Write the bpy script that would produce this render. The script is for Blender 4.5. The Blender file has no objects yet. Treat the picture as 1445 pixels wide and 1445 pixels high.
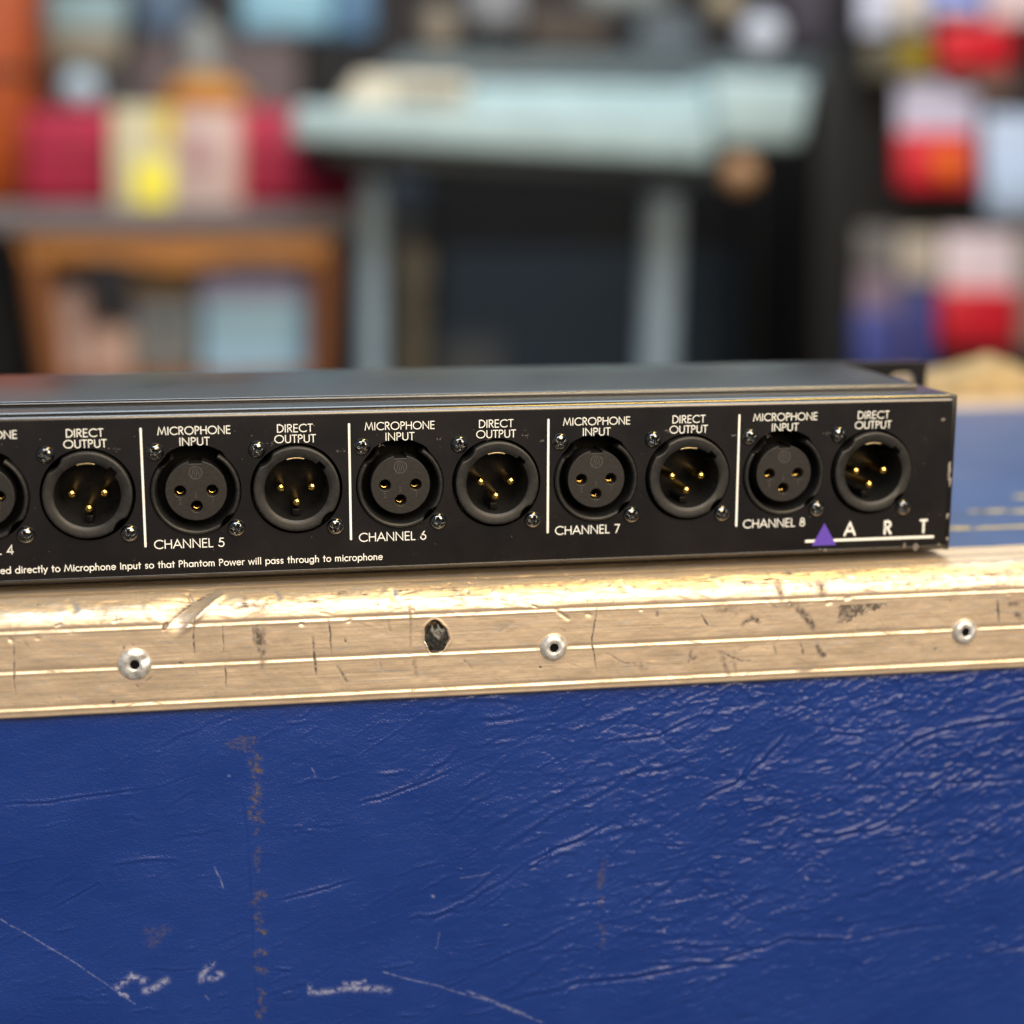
import bpy, bmesh, math, random
import numpy as np
from mathutils import Vector, Matrix

S = bpy.context.scene
C = S.collection
MM = 0.001
rng = np.random.default_rng(7)
random.seed(7)

# ------------------------------------------------------------------ camera
F = 2279.33
CAM = np.array([20.0934, -410.2585, 98.1472])
YAW, PITCH, ROLL = 0.1790, 0.1957, -0.0025
def cam_rows():
    cy, sy = math.cos(YAW), math.sin(YAW); cp, sp = math.cos(PITCH), math.sin(PITCH); cr, sr = math.cos(ROLL), math.sin(ROLL)
    fwd = np.array([sy*cp, cy*cp, -sp]); right = np.array([cy, -sy, 0.0]); down = np.cross(fwd, right)
    return cr*right + sr*down, -sr*right + cr*down, fwd
RR, RD, RF = cam_rows()
cd = bpy.data.cameras.new('camera'); cam = bpy.data.objects.new('camera', cd); C.objects.link(cam)
m = Matrix(((RR[0], -RD[0], -RF[0], CAM[0]*MM), (RR[1], -RD[1], -RF[1], CAM[1]*MM), (RR[2], -RD[2], -RF[2], CAM[2]*MM), (0, 0, 0, 1)))
cam.matrix_world = m
cd.sensor_width = 36; cd.lens = F/1445*36; cd.clip_start = 0.02; cd.clip_end = 60
cd.dof.use_dof = True; cd.dof.focus_distance = 0.416; cd.dof.aperture_fstop = 4.5
S.camera = cam
S.render.resolution_x = S.render.resolution_y = 1024
S.view_settings.view_transform = 'Standard'; S.view_settings.look = 'None'
S.view_settings.exposure = 0; S.view_settings.gamma = 1

def at(u, v, Y):
    """real-world point (mm) that lies in the vertical plane Y for a spot measured on the photo"""
    d = RF + RR*(u-722.5)/F + RD*(v-722.5)/F
    return CAM + d*((Y-CAM[1])/d[1])

# ------------------------------------------------------------------ light
w = bpy.data.worlds.new('World'); S.world = w; w.use_nodes = True
bg = w.node_tree.nodes['Background']; bg.inputs[0].default_value = (0.80, 0.86, 1.0, 1); bg.inputs[1].default_value = 0.20

def area(name, loc, target, sx, sy, power, col):
    l = bpy.data.lights.new(name, 'AREA'); l.shape = 'RECTANGLE'; l.size = sx; l.size_y = sy; l.energy = power; l.color = col
    o = bpy.data.objects.new(name, l); C.objects.link(o); o.location = loc
    o.rotation_euler = (Vector(target)-Vector(loc)).to_track_quat('-Z', 'Y').to_euler()
    return o
area('warm_ceiling_lamp', (0.56, -0.26, 1.40), (0.25, -0.1, 0), 1.25, 0.08, 16, (1.0, 0.66, 0.18))
area('second_ceiling_lamp', (0.15, -1.25, 1.15), (0.12, -0.05, -0.05), 1.5, 0.28, 20, (0.86, 0.93, 1.0))
area('front_fill_lamp', (0.60, -2.0, 0.75), (0.15, 0, -0.04), 1.6, 0.7, 46, (1.0, 0.77, 0.50))  # added warm fill behind the camera, brightens the edging's face
area('cool_ceiling_lamp', (-0.15, 1.05, 1.35), (0.05, 0.0, 0.0), 2.2, 0.6, 20, (0.74, 0.90, 1.0))
area('cool_back_lamp', (0.1, 3.2, 1.15), (0.1, 0.0, 0.0), 4.0, 0.9, 5, (0.80, 0.93, 1.0))
area('background_fill_lamp', (0.6, 0.9, 1.65), (0.6, 2.4, -0.1), 2.6, 0.6, 44, (0.92, 0.96, 1.0))  # added fill aimed backwards to light the fronts of the background goods

# ------------------------------------------------------------------ materials
def lin(r, g, b, k=1.0):
    f = lambda c: ((c/255+0.055)/1.055)**2.4 if c/255 > 0.04045 else c/255/12.92
    return (f(r)*k, f(g)*k, f(b)*k, 1)

class NT:
    def __init__(s, name):
        s.m = bpy.data.materials.new(name); s.m.use_nodes = True; s.t = s.m.node_tree
        s.b = s.t.nodes['Principled BSDF']; s.co = None
    def n(s, typ, **kw):
        o = s.t.nodes.new(typ)
        for k, v in kw.items():
            if k.startswith('i_'):
                kk = k[2:]; kk = int(kk) if kk.isdigit() else kk.replace('_', ' ')
                o.inputs[kk].default_value = v
            else: setattr(o, k, v)
        return o
    def l(s, a, b): s.t.links.new(a, b)
    def coord(s, scale=(1, 1, 1), rot=(0, 0, 0)):
        if s.co is None: s.co = s.n('ShaderNodeTexCoord')
        mp = s.n('ShaderNodeMapping'); mp.inputs['Scale'].default_value = scale; mp.inputs['Rotation'].default_value = rot
        s.l(s.co.outputs['Object'], mp.inputs['Vector']); return mp.outputs[0]
    def noise(s, scale, detail=3, rough=0.55, vec=None, dist=0):
        o = s.n('ShaderNodeTexNoise', i_Scale=scale, i_Detail=detail, i_Roughness=rough, i_Distortion=dist)
        s.l(vec or s.coord(), o.inputs['Vector']); return o.outputs[0]
    def ramp(s, fac, stops):
        o = s.n('ShaderNodeValToRGB'); e = o.color_ramp.elements
        while len(e) < len(stops): e.new(0.5)
        for el, (p, c) in zip(e, stops):
            el.position = p; el.color = c if hasattr(c, '__len__') else (c, c, c, 1)
        s.l(fac, o.inputs[0]); return o.outputs[0]
    def mix(s, fac, a, b):
        o = s.n('ShaderNodeMix', data_type='RGBA')
        for sock, v in ((o.inputs[0], fac), (o.inputs[6], a), (o.inputs[7], b)):
            if hasattr(v, 'is_output'): s.l(v, sock)
            else: sock.default_value = v
        return o.outputs[2]
    def math(s, op, a, b=0.0, clamp=False):
        o = s.n('ShaderNodeMath', operation=op, use_clamp=clamp)
        for i, v in enumerate((a, b)):
            if hasattr(v, 'is_output'): s.l(v, o.inputs[i])
            else: o.inputs[i].default_value = v
        return o.outputs[0]
    def attr(s, name):
        o = s.n('ShaderNodeAttribute', attribute_name=name); return o.outputs['Fac']
    def bump(s, h, strength=0.3, dist=0.0002, normal=None):
        o = s.n('ShaderNodeBump', i_Strength=strength, i_Distance=dist); s.l(h, o.inputs['Height'])
        if normal: s.l(normal, o.inputs['Normal'])
        s.l(o.outputs[0], s.b.inputs['Normal']); return o.outputs[0]
    def set(s, **kw):
        for k, v in kw.items():
            sock = s.b.inputs[k.replace('_', ' ')]
            if hasattr(v, 'is_output'): s.l(v, sock)
            else: sock.default_value = v
        return s

def simple(name, col, rough=0.5, metal=0.0, var=0.25, scale=400, bump=0.15, spec=0.5, k=1.0):
    t = NT(name); c = lin(*col, k) if max(col) > 1 else (*col, 1)
    n = t.noise(scale, 4)
    d = tuple(x*(1-var) for x in c[:3])+(1,); e = tuple(min(1, x*(1+var)) for x in c[:3])+(1,)
    t.set(Base_Color=t.ramp(n, [(0.3, d), (0.7, e)]), Metallic=metal, Specular_IOR_Level=spec)
    t.set(Roughness=t.ramp(n, [(0.2, max(0, rough-0.06)), (0.8, min(1, rough+0.06))]))
    if bump: t.bump(n, bump, 0.0001)
    return t.m

M = {}
# black satin enamel of the box: fine orange peel, dust
def mk_paint(nm='black_enamel', r0=0.18, r1=0.25, sp_=0.60):
    t = NT(nm)
    n1 = t.noise(1500, 2); n2 = t.noise(60, 5, 0.6); n3 = t.noise(2600, 1)
    dust = t.ramp(n3, [(0.735, 0.0), (0.80, 1.0)])
    base = t.mix(t.ramp(n2, [(0.35, 0.0), (0.7, 1.0)]), (0.0075, 0.0062, 0.0055, 1), (0.011, 0.009, 0.008, 1))
    base = t.mix(t.math('MULTIPLY', dust, 0.25), base, (0.30, 0.28, 0.26, 1))
    t.set(Base_Color=base, Roughness=t.ramp(n2, [(0.3, r0), (0.7, r1)]), Specular_IOR_Level=sp_)
    t.bump(n1, 0.10, 0.00006); return t.m
M['paint'] = mk_paint(); M['fold'] = mk_paint('polished_fold_enamel', 0.17, 0.23, 1.0)
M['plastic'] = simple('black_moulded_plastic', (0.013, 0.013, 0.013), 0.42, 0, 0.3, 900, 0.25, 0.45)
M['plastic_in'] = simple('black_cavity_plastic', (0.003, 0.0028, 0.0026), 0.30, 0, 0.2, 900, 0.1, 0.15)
M['insert'] = simple('dark_grey_insert_plastic', (0.0125, 0.011, 0.0105), 0.5, 0, 0.2, 1200, 0.35, 0.4)
M['engrave'] = simple('insert_marking', (0.075, 0.065, 0.06), 0.4, 0, 0.2, 1200, 0.1)
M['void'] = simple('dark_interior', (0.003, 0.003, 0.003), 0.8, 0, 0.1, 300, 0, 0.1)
M['gold'] = simple('gold_plating', (0.95, 0.62, 0.16), 0.16, 1.0, 0.1, 900, 0.05)
M['spring'] = simple('ground_spring_metal', (0.95, 0.80, 0.50), 0.30, 1.0, 0.1, 900, 0.1)
M['screw'] = simple('black_chrome_screw', (0.17, 0.17, 0.165), 0.10, 1.0, 0.3, 1500, 0.10)
M['print'] = simple('white_silkscreen', (0.93, 0.93, 0.86), 0.6, 0, 0.04, 2500, 0)
M['violet'] = simple('violet_silkscreen', (88, 60, 172), 0.55, 0, 0.06, 2500, 0)
M['chip'] = simple('bare_steel_chip', (0.50, 0.46, 0.42), 0.4, 1.0, 0.4, 3000, 0.5)
M['scuff'] = simple('grey_paint_scuff', (0.16, 0.14, 0.13), 0.6, 0.3, 0.6, 3500, 0.3)
M['rubber'] = simple('black_rubber', (0.01, 0.01, 0.01), 0.8)

def mk_alu():
    t = NT('worn_aluminium_extrusion')
    brush = t.noise(1900, 4, 0.7, t.coord((0.02, 1, 1)))
    brush2 = t.noise(1500, 4, 0.6, t.coord((0.03, 1, 1)))
    cloud = t.noise(60, 7, 0.72, t.coord((0.8, 1, 1)), 0.6)
    fine = t.noise(700, 3, 0.6)
    g = t.noise(260, 7, 0.75, t.coord((0.8, 1, 1)), 0.4)
    base = t.mix(t.ramp(cloud, [(0.3, 0.0), (0.72, 1.0)]), (0.88, 0.70, 0.51, 1), (0.68, 0.53, 0.385, 1))  # warm light tinted into the bare metal's base colour
    base = t.mix(t.math('MULTIPLY', t.ramp(brush, [(0.35, 0.0), (0.70, 1.0)]), 0.25), base, (0.38, 0.34, 0.26, 1))
    base = t.mix(t.math('MULTIPLY', t.ramp(g, [(0.60, 0.0), (0.72, 1.0)]), 0.35), base, (0.30, 0.24, 0.19, 1))
    worn_lit = t.attr('bright')  # real wear, plus highlights painted on ribs and dent
    base = t.mix(worn_lit, base, (0.93, 0.90, 0.84, 1))
    dark = t.attr('dark')
    dk = t.math('MULTIPLY', dark, t.ramp(fine, [(0.30, 0.55), (0.60, 1.35)]), True)
    base = t.mix(dk, base, (0.11, 0.088, 0.072, 1))
    rg = t.ramp(brush2, [(0.3, 0.36), (0.7, 0.50)])
    rg = t.math('ADD', t.math('MULTIPLY', dark, 0.2), t.math('SUBTRACT', rg, t.math('MULTIPLY', worn_lit, 0.10)))
    met = t.math('SUBTRACT', t.math('ADD', 0.74, t.math('MULTIPLY', worn_lit, 0.25)), t.math('MULTIPLY', dk, 0.7), True)
    t.set(Specular_IOR_Level=0.25)
    t.set(Base_Color=base, Roughness=rg, Metallic=met)
    h = t.math('ADD', t.math('MULTIPLY', brush, 0.5), t.math('MULTIPLY', g, 0.8))
    t.bump(h, 0.35, 0.00012); return t.m
M['alu'] = mk_alu()
M['rivet'] = simple('dull_rivet_aluminium', (0.80, 0.78, 0.74), 0.42, 0.7, 0.35, 600, 0.5)
M['lead'] = simple('dark_broken_rivet', (0.055, 0.055, 0.052), 0.38, 0.5, 0.5, 900, 0.8)

def mk_vinyl():
    t = NT('blue_leatherette')
    vo = t.n('ShaderNodeTexVoronoi', i_Scale=1500.0); t.l(t.coord((1, 1, 1.25)), vo.inputs['Vector'])
    pebble = vo.outputs['Distance']
    n1 = t.noise(28, 5, 0.6); n2 = t.noise(420, 4, 0.65, t.coord((0.55, 1, 1), (0, 0.35, 0)), 1.0)
    base = t.mix(t.ramp(n1, [(0.3, 0.0), (0.72, 1.0)]), (0.0065, 0.029, 0.172, 1), (0.012, 0.040, 0.210, 1))
    base = t.mix(t.math('MULTIPLY', t.ramp(n2, [(0.45, 0.0), (0.75, 1.0)]), 0.35), base, (0.012, 0.030, 0.165, 1))
    sp = t.noise(3000, 1); base = t.mix(t.math('MULTIPLY', t.ramp(sp, [(0.78, 0), (0.84, 1)]), 0.4), base, (0.35, 0.35, 0.4, 1))
    dirt = t.attr('dirt'); gr = t.ramp(t.noise(900, 3), [(0.38, 0.0), (0.60, 1.0)])
    base = t.mix(t.math('MULTIPLY', dirt, gr, True), base, (0.115, 0.09, 0.045, 1))
    base = t.mix(t.math('MULTIPLY', t.attr('scuff'), t.ramp(t.noise(700, 3), [(0.34, 0.0), (0.55, 1.0)]), True), base, (0.36, 0.38, 0.52, 1))
    base = t.mix(t.attr('edge_dark'), base, (0.028, 0.030, 0.055, 1))
    t.set(Base_Color=base, Roughness=t.ramp(n2, [(0.2, 0.25), (0.8, 0.38)]), Specular_IOR_Level=0.34)
    b1 = t.bump(pebble, 0.42, 0.00016)
    t.bump(n2, 0.45, 0.00028, b1); return t.m
M['vinyl'] = mk_vinyl()

def mk_top():
    t = NT('scuffed_blue_lid_vinyl')
    n1 = t.noise(30, 5, 0.6); n2 = t.noise(400, 4)
    st = t.noise(60, 4, 0.6, t.coord((0.35, 1, 1)), 0.5)
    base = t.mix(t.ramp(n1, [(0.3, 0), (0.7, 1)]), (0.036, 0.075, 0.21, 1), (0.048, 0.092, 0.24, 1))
    base = t.mix(t.math('MULTIPLY', t.ramp(st, [(0.60, 0), (0.68, 1)]), 0.35), base, (0.12, 0.13, 0.17, 1))
    t.set(Base_Color=base, Roughness=0.42, Specular_IOR_Level=0.6); t.bump(n2, 0.3, 0.0002); return t.m
M['lid'] = mk_top()
M['yellow_scuff'] = simple('yellow_paint_rub', (0.46, 0.37, 0.13), 0.7, 0, 0.4, 900, 0.3)

# ------------------------------------------------------------------ mesh helpers
def empty(name, loc, label=None, cat=None, group=None, parent=None, rz=0):
    o = bpy.data.objects.new(name, None); C.objects.link(o); o.empty_display_size = 0.01
    o.location = Vector(loc)*MM; o.rotation_euler = (0, 0, rz)
    if parent: o.parent = parent
    if label: o['label'] = label
    if cat: o['category'] = cat
    if group: o['group'] = group
    return o
def mesh(name, V, Fc, mat, smooth=False):
    me = bpy.data.meshes.new(name)
    V = np.asarray(V, dtype=np.float64)*MM
    me.from_pydata([tuple(v) for v in V], [], [tuple(int(i) for i in f) for f in Fc])
    me.materials.append(mat)
    if smooth: me.shade_smooth()
    me.update(); return me
def link(name, me, parent=None, loc=None, rot=None, **tags):
    o = bpy.data.objects.new(name, me); C.objects.link(o)
    if parent: o.parent = parent
    if loc is not None: o.location = Vector(loc)*MM
    if rot: o.rotation_euler = rot
    for k, v in tags.items(): o[k] = v
    return o
def gridmesh(name, P, mat, attrs=None, smooth=True):
    """P: (n,m,3) array in mm"""
    n, mm_, _ = P.shape
    me = bpy.data.meshes.new(name)
    idx = np.arange(n*mm_).reshape(n, mm_)
    q = np.stack([idx[:-1, :-1], idx[1:, :-1], idx[1:, 1:], idx[:-1, 1:]], -1).reshape(-1, 4)
    me.vertices.add(n*mm_); me.vertices.foreach_set('co', (P.reshape(-1)*MM).astype(np.float32))
    me.loops.add(q.size); me.loops.foreach_set('vertex_index', q.reshape(-1).astype(np.int32))
    me.polygons.add(len(q)); me.polygons.foreach_set('loop_start', (np.arange(len(q))*4).astype(np.int32))
    me.polygons.foreach_set('loop_total', np.full(len(q), 4, np.int32))
    me.update(calc_edges=True); me.validate()
    for k, a in (attrs or {}).items():
        at_ = me.attributes.new(k, 'FLOAT', 'POINT'); at_.data.foreach_set('value', a.reshape(-1).astype(np.float32))
    me.materials.append(mat)
    if smooth: me.shade_smooth()
    return me
def lathe(name, prof, mat, seg=64, rmod=None, a0=0.0, a1=2*math.pi, smooth=True, cap=False):
    """profile (r, y) swept round the -Y facing axis, closed in angle unless an arc"""
    full = abs(a1-a0-2*math.pi) < 1e-6
    ns = seg if full else seg+1
    V = []; Fc = []
    for i in range(ns):
        a = a0+(a1-a0)*i/seg
        for j, (r, y) in enumerate(prof):
            rr = rmod(a, r, j) if rmod else r
            V.append((rr*math.cos(a), y, rr*math.sin(a)))
    k = len(prof)
    for i in range(seg):
        i2 = (i+1) % ns
        for j in range(k-1):
            Fc.append((i*k+j, i*k+j+1, i2*k+j+1, i2*k+j))
    if cap and not full:
        Fc.append(tuple(range(k))); Fc.append(tuple(range((ns-1)*k, ns*k))[::-1])
    me = mesh(name, V, Fc, mat, smooth)
    return fixn(me)
def fixn(me):
    bm = bmesh.new(); bm.from_mesh(me); bmesh.ops.remove_doubles(bm, verts=bm.verts, dist=1e-7)
    bmesh.ops.recalc_face_normals(bm, faces=bm.faces); bm.to_mesh(me); bm.free(); return me
def autosmooth(me, deg=35):
    bm = bmesh.new(); bm.from_mesh(me)
    for e in bm.edges:
        if len(e.link_faces) == 2 and e.calc_face_angle(0) > math.radians(deg): e.smooth = False
    for f in bm.faces: f.smooth = True
    bm.to_mesh(me); bm.free(); return me
def box(name, c0, c1, mat, bev=0.0, seg=2):
    bm = bmesh.new(); bmesh.ops.create_cube(bm, size=1)
    c0 = np.array(c0, float); c1 = np.array(c1, float); c = (c0+c1)/2*MM; d = np.abs(c1-c0)*MM
    for v in bm.verts: v.co = Vector((v.co.x*d[0]+c[0], v.co.y*d[1]+c[1], v.co.z*d[2]+c[2]))
    if bev: bmesh.ops.bevel(bm, geom=bm.edges[:], offset=bev*MM, segments=seg, profile=0.5, affect='EDGES')
    me = bpy.data.meshes.new(name); bm.to_mesh(me); bm.free(); me.materials.append(mat)
    return autosmooth(me, 50) if bev else me
def plate(name, loops, y, thick, mat, bevel=0.0):
    """flat plate in the XZ plane cut from closed outlines (holes by even-odd), front at y, going back by thick"""
    cu = bpy.data.curves.new(name, 'CURVE'); cu.dimensions = '2D'; cu.fill_mode = 'BOTH'
    cu.extrude = thick/2*MM - bevel*MM; cu.bevel_depth = bevel*MM; cu.bevel_resolution = 1; cu.offset = -bevel*MM
    for lp in loops:
        sp = cu.splines.new('POLY'); sp.points.add(len(lp)-1); sp.use_cyclic_u = True
        for p, q in zip(sp.points, lp): p.co = (q[0]*MM, q[1]*MM, 0, 1)
    o = bpy.data.objects.new(name, cu); C.objects.link(o)
    dg = bpy.context.evaluated_depsgraph_get(); me = bpy.data.meshes.new_from_object(o.evaluated_get(dg))
    bpy.data.objects.remove(o); bpy.data.curves.remove(cu)
    me.transform(Matrix(((1, 0, 0, 0), (0, 0, -1, (y+thick/2)*MM), (0, 1, 0, 0), (0, 0, 0, 1))))
    me.materials.clear(); me.materials.append(mat); me.name = name
    return fixn(me)
def circ(cx, cz, r, n=48, a0=0, a1=2*math.pi, rm=None):
    return [(cx+(rm(a) if rm else r)*math.cos(a), cz+(rm(a) if rm else r)*math.sin(a)) for a in [a0+(a1-a0)*i/n for i in range(n)]]
def tube(name, pts, rad, mat, seg=16, caps=True):
    """round bar through points"""
    pts = [Vector(p) for p in pts]; V = []; Fc = []
    rad = rad if hasattr(rad, '__len__') else [rad]*len(pts)
    for i, p in enumerate(pts):
        d = (pts[min(i+1, len(pts)-1)]-pts[max(i-1, 0)]).normalized()
        a = d.orthogonal().normalized() if i == 0 else (a - d*a.dot(d)).normalized()
        b = d.cross(a)
        for k in range(seg):
            t = 2*math.pi*k/seg; V.append(p+(a*math.cos(t)+b*math.sin(t))*rad[i])
    for i in range(len(pts)-1):
        for k in range(seg):
            Fc.append((i*seg+k, i*seg+(k+1) % seg, (i+1)*seg+(k+1) % seg, (i+1)*seg+k))
    if caps: Fc.append(tuple(range(seg))[::-1]); Fc.append(tuple(range((len(pts)-1)*seg, len(pts)*seg)))
    return autosmooth(mesh(name, V, Fc, mat), 50)

# ------------------------------------------------------------------ numpy noise and strokes
def vnoise(X, Y, seed=0):
    r = np.random.default_rng(seed); T = r.random((256, 256))
    xi = np.floor(X).astype(int); yi = np.floor(Y).astype(int); fx = X-xi; fy = Y-yi
    fx = fx*fx*(3-2*fx); fy = fy*fy*(3-2*fy)
    g = lambda a, b: T[a % 256, b % 256]
    return (g(xi, yi)*(1-fx)+g(xi+1, yi)*fx)*(1-fy)+(g(xi, yi+1)*(1-fx)+g(xi+1, yi+1)*fx)*fy
def fbm(X, Y, seed=0, o=4):
    s = 0; a = 1; t = 0
    for i in range(o):
        s = s+a*vnoise(X*2**i, Y*2**i, seed+i); t += a; a *= 0.5
    return s/t
def stroke(A, xs, ys, pts, wdt, amp, valley=0.0, mode='add', taper=True):
    """rasterise a soft polyline into A[ix, iy] on axes xs, ys; valley adds a trough on one side"""
    pts = np.asarray(pts, float); n = len(pts)-1
    pad = wdt*4
    x0, x1 = pts[:, 0].min()-pad, pts[:, 0].max()+pad; y0, y1 = pts[:, 1].min()-pad, pts[:, 1].max()+pad
    i0, i1 = np.searchsorted(xs, [x0, x1]); o = ys if ys[0] < ys[-1] else ys[::-1]
    if ys[0] < ys[-1]: j0, j1 = np.searchsorted(ys, [y0, y1])
    else:
        b = np.searchsorted(o, [y0, y1]); j0, j1 = len(ys)-b[1], len(ys)-b[0]
    if i1 <= i0 or j1 <= j0: return
    X, Y = np.meshgrid(xs[i0:i1], ys[j0:j1], indexing='ij')
    best = np.full(X.shape, 1e9); sd = np.zeros(X.shape); tt = np.zeros(X.shape)
    for k in range(n):
        a, b = pts[k], pts[k+1]; d = b-a; L = np.hypot(*d)+1e-9; d = d/L
        px, py = X-a[0], Y-a[1]; t = np.clip(px*d[0]+py*d[1], 0, L)
        qx, qy = px-t*d[0], py-t*d[1]; dist = np.hypot(qx, qy); m_ = dist < best
        best = np.where(m_, dist, best); sd = np.where(m_, d[0]*qy-d[1]*qx, sd); tt = np.where(m_, (k+t/L)/n, tt)
    tp = np.sqrt(np.clip(4*tt*(1-tt), 0, 1)) if taper else 1
    h = np.exp(-(best/wdt)**2)*amp*tp
    if valley:
        h = h - valley*amp*tp*np.exp(-((sd+1.6*wdt)/(wdt*1.1))**2)*np.exp(-np.clip(best-2.5*wdt, 0, None)/wdt)
    if mode == 'add': A[i0:i1, j0:j1] += h
    else: A[i0:i1, j0:j1] = np.maximum(A[i0:i1, j0:j1], h)
def wob(x0, y0, x1, y1, n=6, j=0.4):
    t = np.linspace(0, 1, n+1); L = math.hypot(x1-x0, y1-y0); nx, ny = -(y1-y0)/(L+1e-9), (x1-x0)/(L+1e-9)
    o = np.cumsum(rng.normal(0, j, n+1)); o = o-o[0]-(o[-1]-o[0])*t
    return np.stack([x0+(x1-x0)*t+nx*o, y0+(y1-y0)*t+ny*o], 1)

# ================================================================== SETTING
fl = box('floor', (-4000, -3500, -830), (6000, 3600, -800), simple('worn_grey_floor', (70, 66, 62), 0.6, 0, 0.3, 12, 0.1))
link('floor', fl, kind='structure')
wl = box('back_wall', (-3500, 3500, -800), (5500, 3580, 1900), simple('dim_shop_wall', (62, 57, 57), 0.8, 0, 0.25, 6, 0.1))
link('back_wall', wl, kind='structure')

# ================================================================== FLIGHT CASE
CX0, CX1 = -260.0, 430.0
CASE = empty('flight_case', (100, -15, -800), 'large blue leatherette flight case with riveted, scratched aluminium edging, carrying the black rack box', 'flight case')
CASE.rotation_euler = (0, 0, math.radians(-0.35))
CO = np.array([100.0, -15.0, -800.0])     # case origin; local = world - CO
FY, TZ, RAD = -11.0, -1.45, 7.0
def px_front(u, v): p = at(u, v, FY); return p[0], p[2]

# --- front edging profile, parameter s runs from the flange's back edge over the corner and down the face
def alu_profile():
    L1 = 24-RAD; La = RAD*math.pi/2; L2 = 22.0
    s = np.concatenate([np.arange(0, L1, 0.40), np.arange(L1, L1+La, 0.25), np.arange(L1+La, L1+La+L2+1e-6, 0.25)])
    y = np.zeros_like(s); z = np.zeros_like(s); ny = np.zeros_like(s); nz = np.zeros_like(s)
    a = s < L1; y[a] = 13-s[a]; z[a] = TZ; nz[a] = 1
    b = (s >= L1) & (s < L1+La); th = (s[b]-L1)/RAD; y[b] = FY+RAD-RAD*np.sin(th); z[b] = TZ-RAD+RAD*np.cos(th); ny[b] = -np.sin(th); nz[b] = np.cos(th)
    c = s >= L1+La; y[c] = FY; z[c] = TZ-RAD-(s[c]-L1-La); ny[c] = -1
    # extruded ribs: a step down followed by a raised bead
    g = lambda c0, w_: np.exp(-((s-c0)/w_)**2)
    off = np.zeros_like(s); s8 = 0
    for zr in (-9.1, -19.4):
        sc = L1+La+(TZ-RAD-zr); off += 0.10*g(sc, 0.30)-0.16*g(sc-0.75, 0.5)
    sc = L1+La+(TZ-RAD+29.0); off += 0.13*g(sc, 0.32)-0.10*g(sc-0.9, 0.4)
    for sr_ in (6.0, 15.0): off += 0.30*g(sr_, 0.40)-0.22*g(sr_-0.9, 0.4)
    return s, y, z, ny, nz, off, L1, La
s, py, pz, pny, pnz, poff, L1, La = alu_profile()
def s_of_z(z): return L1+La+(TZ-RAD-z)
xs = np.concatenate([np.arange(CX0+2, -52, 4.0), np.arange(-52, 252, 0.30), np.arange(252, CX1-1, 4.0)])
XX, SS = np.meshgrid(xs, s, indexing='ij')
H = np.tile(poff, (len(xs), 1))
# gentle handling waviness, mostly round the corner
wv = (fbm(XX/9, SS/5, 3, 4)-0.5)
corner = np.exp(-((SS-(L1+La*0.45))/4.5)**2)
H += wv*(0.22+0.35*corner)
H += (fbm(XX/2.4, SS/0.7, 9, 4)-0.5)*0.13*(0.10+corner)
DK = np.zeros_like(H); BR = np.zeros_like(H)
# rib highlights painted as brighter metal colour, and worn corner
for zr in (-9.1, -19.4, -29.0): BR += np.exp(-((SS-s_of_z(zr))/0.30)**2)*np.clip(2.2*fbm(XX/4, SS/2, 21, 4)-1.1, 0, .25)
BR += corner*np.clip(fbm(XX/9, SS/0.5, 5, 4)*2.6-1.0, 0, 1)*0.75
DK += corner*np.clip(fbm(XX/6, SS/0.35, 15, 4)*4-2.1, 0, 1)*0.45
DK += corner*np.clip(fbm(XX/2.2, SS/1.3, 25, 4)*5-3.0, 0, 1)*0.4+0.10*corner
DK += np.clip(fbm(XX/3, SS/2.6, 17, 5)*5-3.35, 0, 1)*0.3+np.clip(fbm(XX/0.9, SS/9, 19, 3)*6-4.4, 0, 1)*0.22
# the folded dent in the corner
def PS(u, v):
    x, z = px_front(u, v)
    if z > TZ-RAD: return x, L1+La*(0.9-(z-(TZ-RAD))/(RAD*1.4)*0.8)
    return x, s_of_z(z)
d0, d1 = (15.5, L1+1.2), (4.6, s_of_z(-9.0))
dd = np.array(d1)-np.array(d0); Ld = np.hypot(*dd); dd = dd/Ld
tpar = ((XX-d0[0])*dd[0]+(SS-d0[1])*dd[1])/Ld; sdd = (XX-d0[0])*dd[1]-(SS-d0[1])*dd[0]
tp_ = np.clip((tpar+0.25)/0.4, 0, 1)*np.clip((1.06-tpar)/0.35, 0, 1); tp_ = tp_*tp_*(3-2*tp_)
crease = np.where(sdd > 0, np.clip(1-sdd/3.4, 0, 1), np.clip(1+sdd/7.5, 0, 1)**1.4)
H -= 1.35*tp_*crease
H += 0.35*tp_*np.exp(-((sdd-3.7)/0.7)**2)
BR += 0.12*tp_*np.clip(sdd/0.4, 0, 1)*np.clip((3.6-sdd)/0.8, 0, 1)  # lit facet of the dent painted paler
DK += 0.5*tp_*np.exp(-((sdd+0.3)/0.5)**2)+0.22*tp_*np.clip(1+sdd/5, 0, 1)*(sdd < 0)  # shaded crease and facet of the dent painted darker
stroke(H, xs, s, wob(d0[0]-5.5, d0[1]-0.5, d0[0]-4.2, d0[1]+3.5, 4, .3), 0.5, -0.5)
for (u, v, a, wd) in [(560, 845, -0.9, 1.6), (885, 832, -0.7, 1.8), (100, 858, -0.6, 2.0), (210, 866, 0.5, 1.5), (1010, 820, -0.5, 2.2), (1200, 812, -0.5, 1.5), (1110, 830, -0.5, 1.2), (700, 850, -0.4, 1.6), (390, 838, -0.5, 1.3)]:
    x, t_ = PS(u, v); stroke(H, xs, s, wob(x-1.5, t_-2.4, x+0.8, t_+2.2, 4, 0.3), wd*.6, a*.4)
    stroke(BR, xs, s, wob(x-0.6, t_-2, x+1.6, t_+2, 4, 0.3), 0.5, 0.7)
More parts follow.
